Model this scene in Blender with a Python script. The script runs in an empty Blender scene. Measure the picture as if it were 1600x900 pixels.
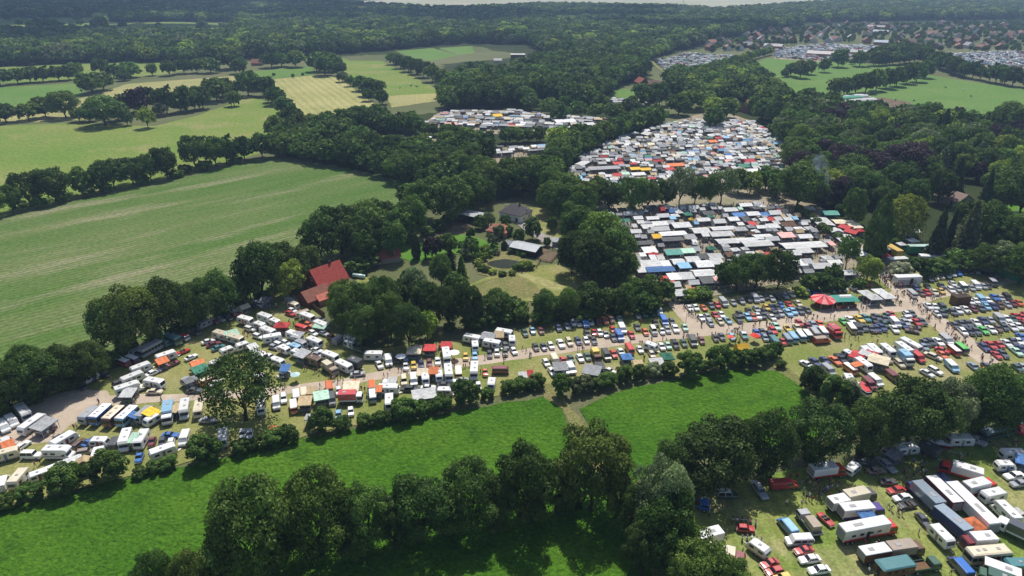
import bpy, math, random, re
import numpy as np
from mathutils import Vector, Matrix
R = math.radians
rnd = random.Random(7)
nrg = np.random.default_rng(11)
S = bpy.context.scene
COL = S.collection

# ------------------------------------------------------------------ camera, sky, sun, exposure
CAM_H, PITCH, FPX = 100.0, R(25.1), 1067.0      # metres, pitch below the horizon, focal length in photo pixels (1600 wide)
cam = bpy.data.cameras.new('camera'); camo = bpy.data.objects.new('camera', cam); COL.objects.link(camo)
cam.sensor_width = 36.0; cam.lens = 36.0 * FPX / 1600.0
cam.clip_start = 1.0; cam.clip_end = 40000.0
camo.location = (0, 0, CAM_H); camo.rotation_euler = (R(90) - PITCH, 0, 0)
S.camera = camo
SUN_EL = R(60); SHADOW_DIR = Vector((-0.15, -1.0, 0)).normalized()
to_sun = Vector((-SHADOW_DIR.x * math.cos(SUN_EL), -SHADOW_DIR.y * math.cos(SUN_EL), math.sin(SUN_EL)))
W = bpy.data.worlds.new('World'); S.world = W; W.use_nodes = True
wn = W.node_tree.nodes; wl = W.node_tree.links
bg = wn['Background']; sky = wn.new('ShaderNodeTexSky'); sky.sky_type = 'NISHITA'; sky.sun_disc = False
sky.sun_elevation = SUN_EL; sky.sun_rotation = math.atan2(to_sun.x, to_sun.y); sky.altitude = 100
sky.dust_density = 1.5
wl.new(sky.outputs[0], bg.inputs[0]); bg.inputs[1].default_value = 0.105
sd = bpy.data.lights.new('sun', 'SUN'); sd.energy = 4.6; sd.angle = R(0.53); sd.color = (1.0, 0.955, 0.88)
suno = bpy.data.objects.new('sun', sd); COL.objects.link(suno)
suno.rotation_euler = to_sun.to_track_quat('Z', 'Y').to_euler()
S.view_settings.view_transform = 'Standard'; S.view_settings.look = 'None'
S.view_settings.exposure = 0.22; S.view_settings.gamma = 1.0
S.cycles.use_denoising = True
S.cycles.max_bounces = 6; S.cycles.diffuse_bounces = 3; S.cycles.glossy_bounces = 2; S.cycles.transmission_bounces = 3
S.cycles.volume_bounces = 0; S.cycles.sample_clamp_indirect = 4.0

CT, ST = math.cos(PITCH), math.sin(PITCH)
def px(u, v, z=0.0):
    """photo pixel (1600 x 900) -> the point of the plane at height z seen there"""
    x, y = (u - 800) / FPX, (v - 450) / FPX
    t = (CAM_H - z) / (ST + y * CT)
    return Vector((x * t, t * (CT - y * ST), z))
def proj(p):
    d = p.y * CT + (CAM_H - p.z) * ST
    return 800 + FPX * p.x / d, 450 + FPX * ((CAM_H - p.z) * CT - p.y * ST) / d, d
def depth(p): return p.y * CT + (CAM_H - p.z) * ST
def hgt(p, v_top):
    y = (v_top - 450) / FPX
    return CAM_H + p.y * (-ST - y * CT) / (CT - y * ST)

# ------------------------------------------------------------------ materials
MATS = {}
def mat(name, base=(.5, .5, .5), rough=.7, spec=.3, metal=0.0, coat=0.0, colour_from=None, noise=None, bump=None, emit=None):
    m = bpy.data.materials.new(name); m.use_nodes = True
    n, l = m.node_tree.nodes, m.node_tree.links
    b = n['Principled BSDF']
    b.inputs['Base Color'].default_value = (*base, 1); b.inputs['Roughness'].default_value = rough
    b.inputs['Specular IOR Level'].default_value = spec; b.inputs['Metallic'].default_value = metal
    b.inputs['Coat Weight'].default_value = coat; b.inputs['Coat Roughness'].default_value = .12
    src = None
    if colour_from == 'object':
        colour_from = 'col1'
    if colour_from:
        at = n.new('ShaderNodeAttribute'); at.attribute_type = 'INSTANCER'; at.attribute_name = colour_from; src = at.outputs['Color']
    if noise:                                   # (scale, strength): uneven wear, dirt
        tc = n.new('ShaderNodeTexCoord'); nz = n.new('ShaderNodeTexNoise'); nz.inputs['Scale'].default_value = noise[0]
        nz.inputs['Detail'].default_value = 5
        l.new(tc.outputs['Object'], nz.inputs['Vector'])
        mr = n.new('ShaderNodeMapRange'); mr.inputs[1].default_value = .3; mr.inputs[2].default_value = .7
        mr.inputs[3].default_value = 1 - noise[1]; mr.inputs[4].default_value = 1 + noise[1] * .4
        l.new(nz.outputs[0], mr.inputs[0])
        mx = n.new('ShaderNodeMix'); mx.data_type = 'RGBA'; mx.blend_type = 'MULTIPLY'; mx.inputs[0].default_value = 1
        if src: l.new(src, mx.inputs[6])
        else: mx.inputs[6].default_value = (*base, 1)
        cb = n.new('ShaderNodeCombineColor')
        for i in range(3): l.new(mr.outputs[0], cb.inputs[i])
        l.new(cb.outputs[0], mx.inputs[7]); src = mx.outputs[2]
    if src: l.new(src, b.inputs['Base Color'])
    MATS[name] = m
    return m

mat('paint', rough=.3, spec=.5, coat=1.0, colour_from='object', noise=(1.3, .12))
mat('second_paint', rough=.4, spec=.4, coat=.2, colour_from='col2', noise=(1.1, .14))
mat('car_glass', (.018, .022, .026), rough=.08, spec=.6)
mat('rubber', (.018, .018, .018), rough=.85)
mat('underside', (.025, .025, .025), rough=.9)
mat('chrome', (.6, .6, .62), rough=.2, metal=1.0)
mat('lamp_glass', (.75, .75, .72), rough=.1, spec=.6)
mat('red_lamp', (.35, .02, .015), rough=.2)
mat('seat_leather', (.05, .035, .03), rough=.6)
mat('grey_plastic', (.3, .3, .3), rough=.6)
mat('tarp', rough=.75, spec=.2, colour_from='object', noise=(5.0, .3))
mat('tarp_wall', rough=.8, spec=.2, colour_from='col2', noise=(1.6, .16))
mat('pole_metal', (.45, .45, .46), rough=.4, metal=.8)
mat('brick', (.16, .06, .04), rough=.9, noise=(3, .35))
mat('house_wall', rough=.9, colour_from='col2', noise=(.6, .12))
mat('roof_tiles', rough=.8, colour_from='object', noise=(1.5, .3))
mat('window_dark', (.03, .035, .04), rough=.1, spec=.6)
mat('window_frame', (.75, .75, .72), rough=.5)
mat('wood', (.16, .09, .045), rough=.85, noise=(2.5, .35))
mat('dark_wood', (.05, .032, .022), rough=.85, noise=(2.5, .35))
mat('metal_roof', (.34, .36, .38), rough=.45, spec=.4, noise=(.8, .2))
mat('bark', (.07, .055, .04), rough=.95, noise=(2, .4))
mat('skin', (.48, .28, .19), rough=.6)
mat('hair', (.05, .032, .02), rough=.7)
mat('shirt', rough=.9, colour_from='object')
mat('trousers', rough=.9, colour_from='col2')
mat('shoes', (.03, .03, .03), rough=.7)
mat('hide', rough=.9, colour_from='object')
mat('cloud_white', (.85, .85, .85), rough=1.0)

def goods_material():
    m = bpy.data.materials.new('goods'); m.use_nodes = True
    n, l = m.node_tree.nodes, m.node_tree.links; b = n['Principled BSDF']; b.inputs['Roughness'].default_value = .7
    g = n.new('ShaderNodeNewGeometry'); v = n.new('ShaderNodeTexVoronoi'); v.inputs['Scale'].default_value = 2.2
    l.new(g.outputs['Position'], v.inputs['Vector'])
    h = n.new('ShaderNodeHueSaturation'); h.inputs['Saturation'].default_value = .55; h.inputs['Value'].default_value = .32
    l.new(v.outputs['Color'], h.inputs['Color']); l.new(h.outputs[0], b.inputs['Base Color'])
    MATS['goods'] = m
goods_material()

def leaf_material(name, bright=1.0):
    m = bpy.data.materials.new(name); m.use_nodes = True
    n, l = m.node_tree.nodes, m.node_tree.links
    out = n['Material Output']; n.remove(n['Principled BSDF'])
    oi = n.new('ShaderNodeObjectInfo'); at = n.new('ShaderNodeAttribute'); at.attribute_name = 'leafrnd'
    mr = n.new('ShaderNodeMapRange'); mr.inputs[3].default_value = .35 * bright; mr.inputs[4].default_value = 1.75 * bright
    l.new(at.outputs['Fac'], mr.inputs[0])
    r2 = n.new('ShaderNodeMapRange'); r2.inputs[3].default_value = .8; r2.inputs[4].default_value = 1.2
    l.new(oi.outputs['Random'], r2.inputs[0])
    mu = n.new('ShaderNodeMath'); mu.operation = 'MULTIPLY'; l.new(mr.outputs[0], mu.inputs[0]); l.new(r2.outputs[0], mu.inputs[1])
    ti = n.new('ShaderNodeAttribute'); ti.attribute_type = 'INSTANCER'; ti.attribute_name = 'col1'
    hs = n.new('ShaderNodeHueSaturation'); l.new(ti.outputs['Color'], hs.inputs['Color']); l.new(mu.outputs[0], hs.inputs['Value'])
    r3 = n.new('ShaderNodeMapRange'); r3.inputs[3].default_value = .51; r3.inputs[4].default_value = .482
    l.new(at.outputs['Fac'], r3.inputs[0]); l.new(r3.outputs[0], hs.inputs['Hue'])
    d = n.new('ShaderNodeBsdfDiffuse'); t = n.new('ShaderNodeBsdfTranslucent'); mx = n.new('ShaderNodeMixShader'); mx.inputs[0].default_value = .36
    gl = n.new('ShaderNodeBsdfGlossy'); gl.inputs['Roughness'].default_value = .55; gl.inputs['Color'].default_value = (.6, .65, .55, 1)
    m2 = n.new('ShaderNodeMixShader'); m2.inputs[0].default_value = .015
    l.new(hs.outputs[0], d.inputs[0]); l.new(hs.outputs[0], t.inputs[0])
    l.new(d.outputs[0], mx.inputs[1]); l.new(t.outputs[0], mx.inputs[2])
    l.new(mx.outputs[0], m2.inputs[1]); l.new(gl.outputs[0], m2.inputs[2]); l.new(m2.outputs[0], out.inputs[0])
    MATS[name] = m
leaf_material('leaves')

def land(name, c1, c2, scale=.03, c3=None, scale3=.2, amt3=.5, fine=1.5, fine_amt=.35, bump=0.0, bump_scale=1.2, stripes=None, rough=1.0, rot=0.0, stretch=1.0, lo=.38, hi=.62, uneven=0.0):
    """ground cover: two colours mixed by large soft noise, optional third in patches, fine grain, optional mown / sown stripes (angle, period, strength)"""
    m = bpy.data.materials.new(name); m.use_nodes = True
    n, l = m.node_tree.nodes, m.node_tree.links; b = n['Principled BSDF']
    b.inputs['Roughness'].default_value = rough; b.inputs['Specular IOR Level'].default_value = .1
    g = n.new('ShaderNodeNewGeometry')
    mp = n.new('ShaderNodeMapping'); mp.inputs['Rotation'].default_value = (0, 0, -rot); mp.inputs['Scale'].default_value = (1 / stretch, 1, 1)
    mp.vector_type = 'POINT'
    vr = n.new('ShaderNodeVectorRotate'); vr.rotation_type = 'Z_AXIS'; vr.inputs['Angle'].default_value = -rot
    l.new(g.outputs['Position'], vr.inputs['Vector'])
    sc = n.new('ShaderNodeVectorMath'); sc.operation = 'MULTIPLY'; sc.inputs[1].default_value = (1 / stretch, 1, 1)
    l.new(vr.outputs[0], sc.inputs[0]); P = sc.outputs[0]
    n.remove(mp)
    def nz(s, det=6, rgh=.6, src=P):
        t = n.new('ShaderNodeTexNoise'); t.inputs['Scale'].default_value = s; t.inputs['Detail'].default_value = det; t.inputs['Roughness'].default_value = rgh
        l.new(src, t.inputs['Vector']); return t.outputs[0]
    def ramp(src, a, c, o0=0.0, o1=1.0):
        t = n.new('ShaderNodeMapRange'); t.inputs[1].default_value = a; t.inputs[2].default_value = c; t.inputs[3].default_value = o0; t.inputs[4].default_value = o1
        l.new(src, t.inputs[0]); return t.outputs[0]
    def mix(f, a, c, mode='MIX'):
        t = n.new('ShaderNodeMix'); t.data_type = 'RGBA'; t.blend_type = mode
        if isinstance(f, float): t.inputs[0].default_value = f
        else: l.new(f, t.inputs[0])
        for i, x in ((6, a), (7, c)):
            if isinstance(x, tuple): t.inputs[i].default_value = (*x, 1)
            else: l.new(x, t.inputs[i])
        return t.outputs[2]
    c = mix(ramp(nz(scale), lo, hi), c1, c2)
    if c3: c = mix(ramp(nz(scale3, 4), .52, .68, 0, amt3), c, c3)
    if stripes:
        ang, per, st = stripes
        v2 = n.new('ShaderNodeVectorRotate'); v2.rotation_type = 'Z_AXIS'; v2.inputs['Angle'].default_value = -ang
        l.new(g.outputs['Position'], v2.inputs['Vector'])
        wv = n.new('ShaderNodeTexWave'); wv.wave_type = 'BANDS'; wv.bands_direction = 'Y'; wv.inputs['Scale'].default_value = .314 / per
        wv.inputs['Distortion'].default_value = 2.0; wv.inputs['Detail'].default_value = 3; wv.inputs['Detail Scale'].default_value = .6
        l.new(v2.outputs[0], wv.inputs['Vector'])
        f = ramp(wv.outputs['Fac'], 0, 1, 1 - st, 1 + st * .5)
        cb = n.new('ShaderNodeCombineColor')
        for i in range(3): l.new(f, cb.inputs[i])
        c = mix(1.0, c, cb.outputs[0], 'MULTIPLY')
    f = ramp(nz(fine, 4, .7, g.outputs['Position']), .3, .7, 1 - fine_amt, 1 + fine_amt)
    cb = n.new('ShaderNodeCombineColor')
    for i in range(3): l.new(f, cb.inputs[i])
    c = mix(1.0, c, cb.outputs[0], 'MULTIPLY')
    l.new(c, b.inputs['Base Color'])
    if bump:
        bp = n.new('ShaderNodeBump'); bp.inputs['Strength'].default_value = 1.0; bp.inputs['Distance'].default_value = bump
        l.new(nz(bump_scale, 3, .6, g.outputs['Position']), bp.inputs['Height']); l.new(bp.outputs[0], b.inputs['Normal'])
    MATS[name] = m
    return m

# ------------------------------------------------------------------ mesh helpers
def set_smooth(me, angle=None):
    me.polygons.foreach_set('use_smooth', [True] * len(me.polygons))
class MB:
    def __init__(s): s.V, s.F, s.M = [], [], []
    def add(s, vs, fs, m):
        o = len(s.V); s.V += [tuple(v) for v in vs]; s.F += [tuple(i + o for i in f) for f in fs]; s.M += [m] * len(fs)
    def box(s, c, d, m, top=(1, 1), rz=0.0):
        x, y, z = d[0] / 2, d[1] / 2, d[2] / 2; tx, ty = top
        vs = [(-x, -y, -z), (x, -y, -z), (x, y, -z), (-x, y, -z), (-x * tx, -y * ty, z), (x * tx, -y * ty, z), (x * tx, y * ty, z), (-x * tx, y * ty, z)]
        if rz: ca, sa = math.cos(rz), math.sin(rz); vs = [(a * ca - b * sa, a * sa + b * ca, e) for a, b, e in vs]
        s.add([(a + c[0], b + c[1], e + c[2]) for a, b, e in vs], [(3, 2, 1, 0), (4, 5, 6, 7), (0, 1, 5, 4), (1, 2, 6, 5), (2, 3, 7, 6), (3, 0, 4, 7)], m)
    def loft(s, rings, m, caps=True):
        k = len(rings[0]); vs = [p for r in rings for p in r]; fs = []
        for i in range(len(rings) - 1):
            for j in range(k):
                a, b = i * k + j, i * k + (j + 1) % k; fs.append((a, b, b + k, a + k))
        if caps: fs.append(tuple(range(k - 1, -1, -1))); fs.append(tuple(range((len(rings) - 1) * k, len(rings) * k)))
        s.add(vs, fs, m)
    def cyl(s, p0, p1, r0, r1, n, m):
        p0, p1 = Vector(p0), Vector(p1); q = (p1 - p0).to_track_quat('Z', 'Y'); rs = []
        for p, r in ((p0, r0), (p1, r1)):
            rs.append([p + q @ Vector((r * math.cos(2 * math.pi * k / n), r * math.sin(2 * math.pi * k / n), 0)) for k in range(n)])
        s.loft(rs, m)
    def profile(s, pts, hw, bev, m):
        """side outline (x, z), counter-clockwise seen from -y, swept across the width with bevelled flanks"""
        cx = sum(p[0] for p in pts) / len(pts); cz = sum(p[1] for p in pts) / len(pts)
        sx = max(abs(p[0] - cx) for p in pts); sz = max(abs(p[1] - cz) for p in pts)
        ins = [(cx + (x - cx) * (1 - bev / sx), cz + (z - cz) * (1 - bev / sz)) for x, z in pts]
        s.loft([[(x, y, z) for x, z in P] for P, y in ((ins, hw), (pts, hw - bev), (pts, -hw + bev), (ins, -hw))], m)
    def quad(s, a, b, c, d, m): s.add([a, b, c, d], [(0, 1, 2, 3)], m)
    def mesh(s, name, smooth=False):
        names = []
        for x in s.M:
            if x not in names: names.append(x)
        me = bpy.data.meshes.new(name); me.from_pydata(s.V, [], s.F)
        for x in names: me.materials.append(MATS[x])
        me.polygons.foreach_set('material_index', [names.index(x) for x in s.M])
        if smooth: set_smooth(me)
        me.update(); return me
    def merge(s, o): s.add(o.V, o.F, None); s.M[-len(o.F):] = o.M; return s

def link(name, data, parent=None, loc=None):
    o = bpy.data.objects.new(name, data); COL.objects.link(o)
    if parent: o.parent = parent
    if loc is not None: o.location = loc
    return o
def structure(o, kind='structure'): o['kind'] = kind; return o
def tint(o, c1, c2=None):
    o['col1'] = [float(x) for x in c1]
    o['col2'] = [float(x) for x in (c2 or c1)]
    return o

# labels: every thing is registered with what it looks like and where it stands; likes at one place are told apart by their order there
REG = []
ORD = 'first second third fourth fifth sixth seventh eighth ninth tenth eleventh twelfth thirteenth fourteenth fifteenth sixteenth seventeenth eighteenth nineteenth'.split()
TENS = {2: 'twent', 3: 'thirt', 4: 'fort', 5: 'fift', 6: 'sixt', 7: 'sevent', 8: 'eight', 9: 'ninet'}
def ordinal(i):
    if i < 20: return ORD[i - 1]
    if i >= 100: return 'hundred and ' + ordinal(i - 100) if i > 100 else 'hundredth'
    t, u = divmod(i, 10)
    return TENS[t] + ('ieth' if u == 0 else 'y-' + ORD[u - 1])
def thing(o, desc, place, cat, group=None):
    o['category'] = cat
    if group: o['group'] = group
    REG.append((o, desc, place)); return o
def write_labels():
    by = {}
    for o, d, p in REG: by.setdefault((d, p), []).append(o)
    for (d, p), os_ in by.items():
        if len(os_) == 1: os_[0]['label'] = f'{d} {p}'; continue
        os_.sort(key=lambda o: proj(o.location)[0])
        for i, o in enumerate(os_):
            w = 'leftmost' if i == 0 else 'rightmost' if i == len(os_) - 1 else ordinal(i + 1)
            o['label'] = f'{w} {d} {p}' if w.endswith('most') else f'{w} {d} from left {p}'

# ------------------------------------------------------------------ ground, fields, roads
def img_angle(u, v, du, dv):
    a, b = px(u, v), px(u + du, v + dv); return math.atan2(b.y - a.y, b.x - a.x)
LAYER = [0]
def field(name, pts, m, jit=.8, step=5.0, lift=None, kind='structure'):
    """one sheet of ground cover with a slightly uneven edge"""
    LAYER[0] += 1; z = .004 * LAYER[0] if lift is None else lift
    P = [px(u, v) for u, v in pts]; out = []
    for i, a in enumerate(P):
        b = P[(i + 1) % len(P)]; d = (b - a); L = d.length; nn = max(1, min(60, int(L / step))); nrm = Vector((-d.y, d.x, 0)).normalized()
        for k in range(nn):
            out.append(a + d * (k / nn) + nrm * (rnd.uniform(-jit, jit) if k else 0))
    me = bpy.data.meshes.new(name); me.from_pydata([(p.x, p.y, z) for p in out], [], [tuple(range(len(out)))])
    if me.polygons[0].normal.z < 0: me.flip_normals()
    me.materials.append(MATS[m]); me.update()
    o = link(name, me); o['kind'] = kind; return o

ang_crop = img_angle(200, 400, 100, -23)
land('base_ground', (.085, .10, .04), (.12, .13, .06), .008, (.14, .13, .08), .02, .5)
land('crop', (.058, .122, .020), (.128, .160, .058), .032, (.23, .215, .13), .06, .75, fine=.7, fine_amt=.4, stripes=(ang_crop, 2.4, .2), rot=ang_crop, stretch=6, lo=.36, hi=.66)
land('meadow', (.042, .118, .008), (.066, .150, .012), .03, (.034, .092, .008), .14, .75, fine=1.1, fine_amt=.42, bump=1.0, bump_scale=1.15)  # the fine dark grain also paints in the shade between grass tufts
land('dull_pasture', (.115, .185, .034), (.16, .2, .048), .014, (.24, .22, .09), .03, .7, fine=.5)
land('green_pasture', (.09, .168, .036), (.11, .185, .045), .02, (.13, .19, .05), .03, .5, fine=.5)
land('straw', (.27, .265, .10), (.32, .3, .125), .02, (.2, .22, .07), .05, .6, fine=.5, stripes=(img_angle(460, 150, 45, 42), 6.5, .13))
land('straw_plain', (.25, .24, .10), (.30, .28, .12), .02, (.17, .2, .06), .04, .7, fine=.5)
land('lot_grass', (.155, .185, .048), (.235, .225, .085), .05, (.34, .28, .17), .035, .65, fine=1.6, fine_amt=.3, bump=.1, bump_scale=2)
land('lot_grass_green', (.13, .195, .036), (.205, .23, .065), .07, (.33, .29, .15), .05, .75, fine=1.6, fine_amt=.35, stripes=(img_angle(1420, 800, 60, 70), 3.2, .13), bump=.12, bump_scale=2)
land('sand_road', (.42, .345, .27), (.36, .295, .225), .12, (.48, .40, .32), .3, .6, fine=3, fine_amt=.15)
land('market_ground', (.30, .25, .19), (.22, .2, .13), .06, (.15, .17, .07), .1, .6, fine=2, fine_amt=.25)
land('lawn', (.06, .16, .015), (.09, .18, .03), .1, fine=2, fine_amt=.25, bump=.1)
land('dry_lawn', (.17, .19, .05), (.24, .22, .09), .05, (.12, .16, .035), .12, .8, fine=1.2)
land('bare_earth', (.10, .075, .05), (.16, .125, .085), .2, fine=1.5)
land('paved', (.30, .27, .25), (.24, .22, .21), .3, fine=2, fine_amt=.15)
land('rough_grass', (.19, .168, .07), (.12, .14, .04), .15, (.24, .20, .11), .3, .6, fine=1.5, fine_amt=.4, bump=.4)
land('pale_field', (.27, .28, .19), (.33, .32, .24), .004, fine=.1, fine_amt=.1)
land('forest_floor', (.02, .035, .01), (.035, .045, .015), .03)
m = mat('pond_water', (.02, .025, .02), rough=.06, spec=.6)

g = bpy.data.meshes.new('ground'); g.from_pydata([(-9000, -600, 0), (9000, -600, 0), (9000, 16000, 0), (-9000, 16000, 0)], [], [(0, 1, 2, 3)])
g.materials.append(MATS['base_ground']); structure(link('ground', g))

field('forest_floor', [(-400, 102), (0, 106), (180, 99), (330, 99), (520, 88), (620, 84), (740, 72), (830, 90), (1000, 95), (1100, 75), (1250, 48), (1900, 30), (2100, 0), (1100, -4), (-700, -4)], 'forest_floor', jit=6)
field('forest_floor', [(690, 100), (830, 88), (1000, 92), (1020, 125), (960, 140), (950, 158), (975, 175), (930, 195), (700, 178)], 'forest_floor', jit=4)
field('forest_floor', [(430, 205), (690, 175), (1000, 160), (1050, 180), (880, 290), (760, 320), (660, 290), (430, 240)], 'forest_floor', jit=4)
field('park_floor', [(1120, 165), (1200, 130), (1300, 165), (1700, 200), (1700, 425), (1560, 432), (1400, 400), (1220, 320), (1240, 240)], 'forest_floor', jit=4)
field('pale_field', [(515, 4), (700, -6), (1460, -8), (1290, 5), (1120, 20), (1085, 18), (1050, 12), (960, 10), (860, 11), (700, 17), (620, 11), (540, 9)], 'pale_field')
field('clearing', [(-60, 32), (30, 24), (130, 18), (150, 22), (160, 38), (270, 34), (370, 37), (360, 46), (250, 46), (120, 44), (-60, 46)], 'dull_pasture')
field('crop_field', [(-160, 385), (0, 343), (140, 309), (280, 278), (352, 260), (425, 246), (490, 254), (560, 267), (660, 290), (650, 320), (520, 400), (430, 450), (330, 490), (200, 540), (100, 590), (-160, 680)], 'crop', jit=.5)
field('pasture', [(-160, 215), (0, 197), (110, 192), (240, 197), (300, 183), (395, 150), (440, 168), (445, 205), (420, 235), (350, 256), (280, 275), (140, 306), (0, 340), (-160, 380)], 'dull_pasture')
field('pasture', [(-120, 142), (0, 137), (133, 129), (130, 150), (60, 163), (-120, 178)], 'green_pasture')
field('straw_field', [(122, 155), (200, 131), (390, 117), (412, 124), (340, 142), (225, 155), (130, 187), (-100, 200), (-100, 182), (60, 165)], 'straw_plain')
field('pasture', [(-120, 128), (0, 130), (130, 127), (250, 117), (345, 100), (200, 97), (-120, 110)], 'dull_pasture')
field('straw_field', [(412, 125), (487, 118), (524, 118), (594, 168), (536, 194), (487, 192), (440, 150)], 'straw', jit=.4)
field('pasture', [(395, 112), (487, 102), (492, 117), (413, 124)], 'green_pasture')
field('pasture', [(518, 85), (548, 95), (595, 95), (640, 117), (697, 146), (605, 150), (580, 140), (540, 118), (525, 98)], 'dull_pasture')
field('straw_field', [(604, 150), (697, 145), (697, 156), (612, 168)], 'straw_plain')
field('pasture', [(618, 80), (677, 75), (715, 87), (675, 95), (650, 92)], 'green_pasture')
field('pasture', [(685, 75), (737, 72), (742, 83), (717, 86)], 'green_pasture')
field('pasture', [(712, 113), (785, 119), (830, 108), (790, 131), (720, 131)], 'dull_pasture')
field('pasture', [(962, 139), (1038, 139), (1028, 159), (948, 151)], 'green_pasture')
field('pasture', [(1160, 106), (1200, 91), (1275, 94), (1362, 100), (1300, 118), (1255, 130), (1272, 155), (1230, 152), (1180, 122)], 'green_pasture')
field('pasture', [(1448, 117), (1540, 131), (1720, 156), (1720, 172), (1490, 180), (1450, 174), (1360, 152), (1405, 138)], 'green_pasture')
field('pasture', [(1255, 131), (1302, 116), (1364, 101), (1450, 100), (1450, 117), (1405, 138), (1360, 152), (1300, 152), (1272, 157)], 'green_pasture')
field('bare_yard', [(1340, 160), (1375, 152), (1425, 160), (1415, 172), (1375, 180), (1345, 172)], 'bare_earth')
field('clearing', [(1545, 217), (1720, 205), (1720, 228), (1560, 225)], 'dry_lawn')
field('clearing', [(1560, 318), (1720, 312), (1720, 335), (1570, 330)], 'lawn')
field('far_lot', [(1018, 97), (1070, 82), (1150, 86), (1140, 105), (1060, 119), (1035, 112)], 'lot_grass')
field('far_lot', [(1205, 78), (1280, 68), (1375, 72), (1380, 82), (1300, 98), (1210, 92)], 'market_ground')
field('far_lot', [(1462, 88), (1530, 80), (1720, 78), (1720, 112), (1540, 105), (1465, 98)], 'market_ground')
# market
field('market_ground', [(862, 292), (925, 235), (1020, 200), (1075, 183), (1120, 172), (1180, 190), (1255, 238), (1262, 300), (1345, 385), (1400, 432), (1360, 450), (1240, 440), (1120, 462), (1050, 470), (985, 430), (950, 380), (925, 318)], 'market_ground')
field('market_ground', [(655, 197), (690, 174), (800, 172), (955, 185), (945, 208), (860, 212), (700, 207)], 'market_ground')
field('market_ground', [(690, 235), (850, 228), (880, 240), (800, 255), (700, 258)], 'market_ground')
field('market_ground', [(540, 222), (640, 213), (735, 225), (735, 242), (640, 240)], 'market_ground')
field('pasture', [(545, 222), (600, 212), (625, 216), (590, 228)], 'dull_pasture')
# camping and classic-car meadow, bottom-right lorry meadow
field('parking_meadow', [(-160, 800), (0, 790), (110, 768), (200, 745), (350, 712), (500, 675), (640, 650), (760, 622), (850, 600), (960, 598), (1080, 585), (1200, 555), (1260, 600), (1330, 650), (1450, 660), (1720, 620), (1720, 415), (1560, 432), (1440, 420), (1330, 440), (1200, 455), (1050, 478), (860, 505), (700, 535), (580, 545), (520, 520), (480, 470), (420, 455), (330, 500), (200, 570), (110, 600), (0, 660), (-160, 720)], 'lot_grass')
field('lorry_meadow', [(1040, 980), (1050, 880), (1070, 790), (1160, 752), (1300, 725), (1450, 690), (1560, 665), (1720, 640), (1720, 980)], 'lot_grass_green')
# near hay meadows
field('near_meadow', [(-200, 812), (0, 797), (110, 772), (210, 745), (350, 716), (510, 680), (700, 646), (850, 620), (878, 640), (895, 690), (960, 760), (1035, 860), (1060, 990), (-200, 990)], 'meadow')
field('near_meadow', [(905, 640), (960, 615), (1060, 592), (1150, 577), (1220, 580), (1270, 612), (1320, 660), (1250, 700), (1100, 700), (1020, 730), (985, 760), (930, 690)], 'meadow')
field('rough_verge', [(848, 600), (872, 600), (892, 640), (910, 655), (960, 720), (1060, 870), (1075, 990), (1035, 990), (1010, 860), (935, 745), (897, 690), (880, 640), (850, 622)], 'rough_grass', jit=.8)
field('rough_verge', [(1195, 565), (1222, 566), (1262, 600), (1300, 640), (1325, 665), (1310, 668), (1268, 618), (1218, 582)], 'rough_grass', jit=.6)
# sandy lanes
field('sandy_lane', [(60, 628), (112, 610), (168, 611), (172, 619), (300, 615), (380, 610), (450, 604), (500, 597), (550, 590), (600, 580), (650, 569), (725, 560), (800, 549), (900, 535), (1000, 523), (1075, 512), (1058, 493), (1043, 474), (1058, 470), (1085, 490), (1112, 508), (1200, 502), (1300, 481), (1385, 468), (1392, 455), (1330, 388), (1215, 325), (1235, 322), (1345, 380), (1400, 420), (1425, 462), (1500, 447), (1560, 436), (1720, 415), (1720, 424), (1565, 446), (1445, 473), (1500, 515), (1552, 558), (1600, 612), (1580, 630), (1530, 568), (1470, 522), (1420, 486), (1335, 496), (1200, 520), (1100, 526), (1000, 537), (900, 549), (800, 563), (725, 574), (650, 583), (600, 593), (550, 602), (500, 610), (450, 616), (380, 622), (250, 629), (168, 634), (110, 665), (85, 690), (20, 700), (-40, 700), (30, 650)], 'sand_road', jit=.45, step=3)
field('sandy_lane', [(1430, 800), (1452, 792), (1466, 812), (1450, 830)], 'lot_grass_green', jit=.5)
# farm garden
field('garden_lawn', [(605, 396), (695, 367), (722, 363), (782, 385), (752, 398), (700, 398), (645, 412)], 'lawn')
field('garden_lawn', [(820, 325), (868, 326), (900, 365), (895, 400), (850, 373), (835, 352), (800, 350)], 'dry_lawn')
field('dry_meadow', [(735, 445), (795, 420), (870, 413), (915, 440), (900, 456), (840, 470), (770, 480), (728, 468)], 'dry_lawn')
field('pond_bank', [(740, 414), (758, 396), (780, 391), (806, 396), (820, 405), (842, 412), (824, 426), (796, 428), (770, 434), (746, 428)], 'rough_grass')
field('house_lawn', [(556, 438), (580, 432), (612, 460), (600, 480), (575, 470)], 'dry_lawn')
field('brown_patch', [(738, 446), (800, 428), (838, 446), (850, 462), (800, 470), (745, 468)], 'rough_grass')
field('trodden_path', [(795, 424), (812, 424), (880, 446), (890, 456), (865, 454), (835, 442)], 'straw_plain', jit=.4)
field('garden_drive', [(800, 346), (812, 345), (850, 366), (885, 380), (880, 395), (845, 378)], 'paved', jit=.3)
field('paddock', [(833, 397), (850, 388), (874, 396), (862, 411), (845, 408)], 'bare_earth', jit=.2)
field('farm_yard', [(665, 365), (700, 345), (740, 350), (735, 365), (690, 370)], 'bare_earth', jit=.4)
pp = [px(789 + 25 * math.cos(t) + 3 * math.cos(3 * t), 413 + 7.5 * math.sin(t)) for t in [k * math.pi / 20 for k in range(40)]]
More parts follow.
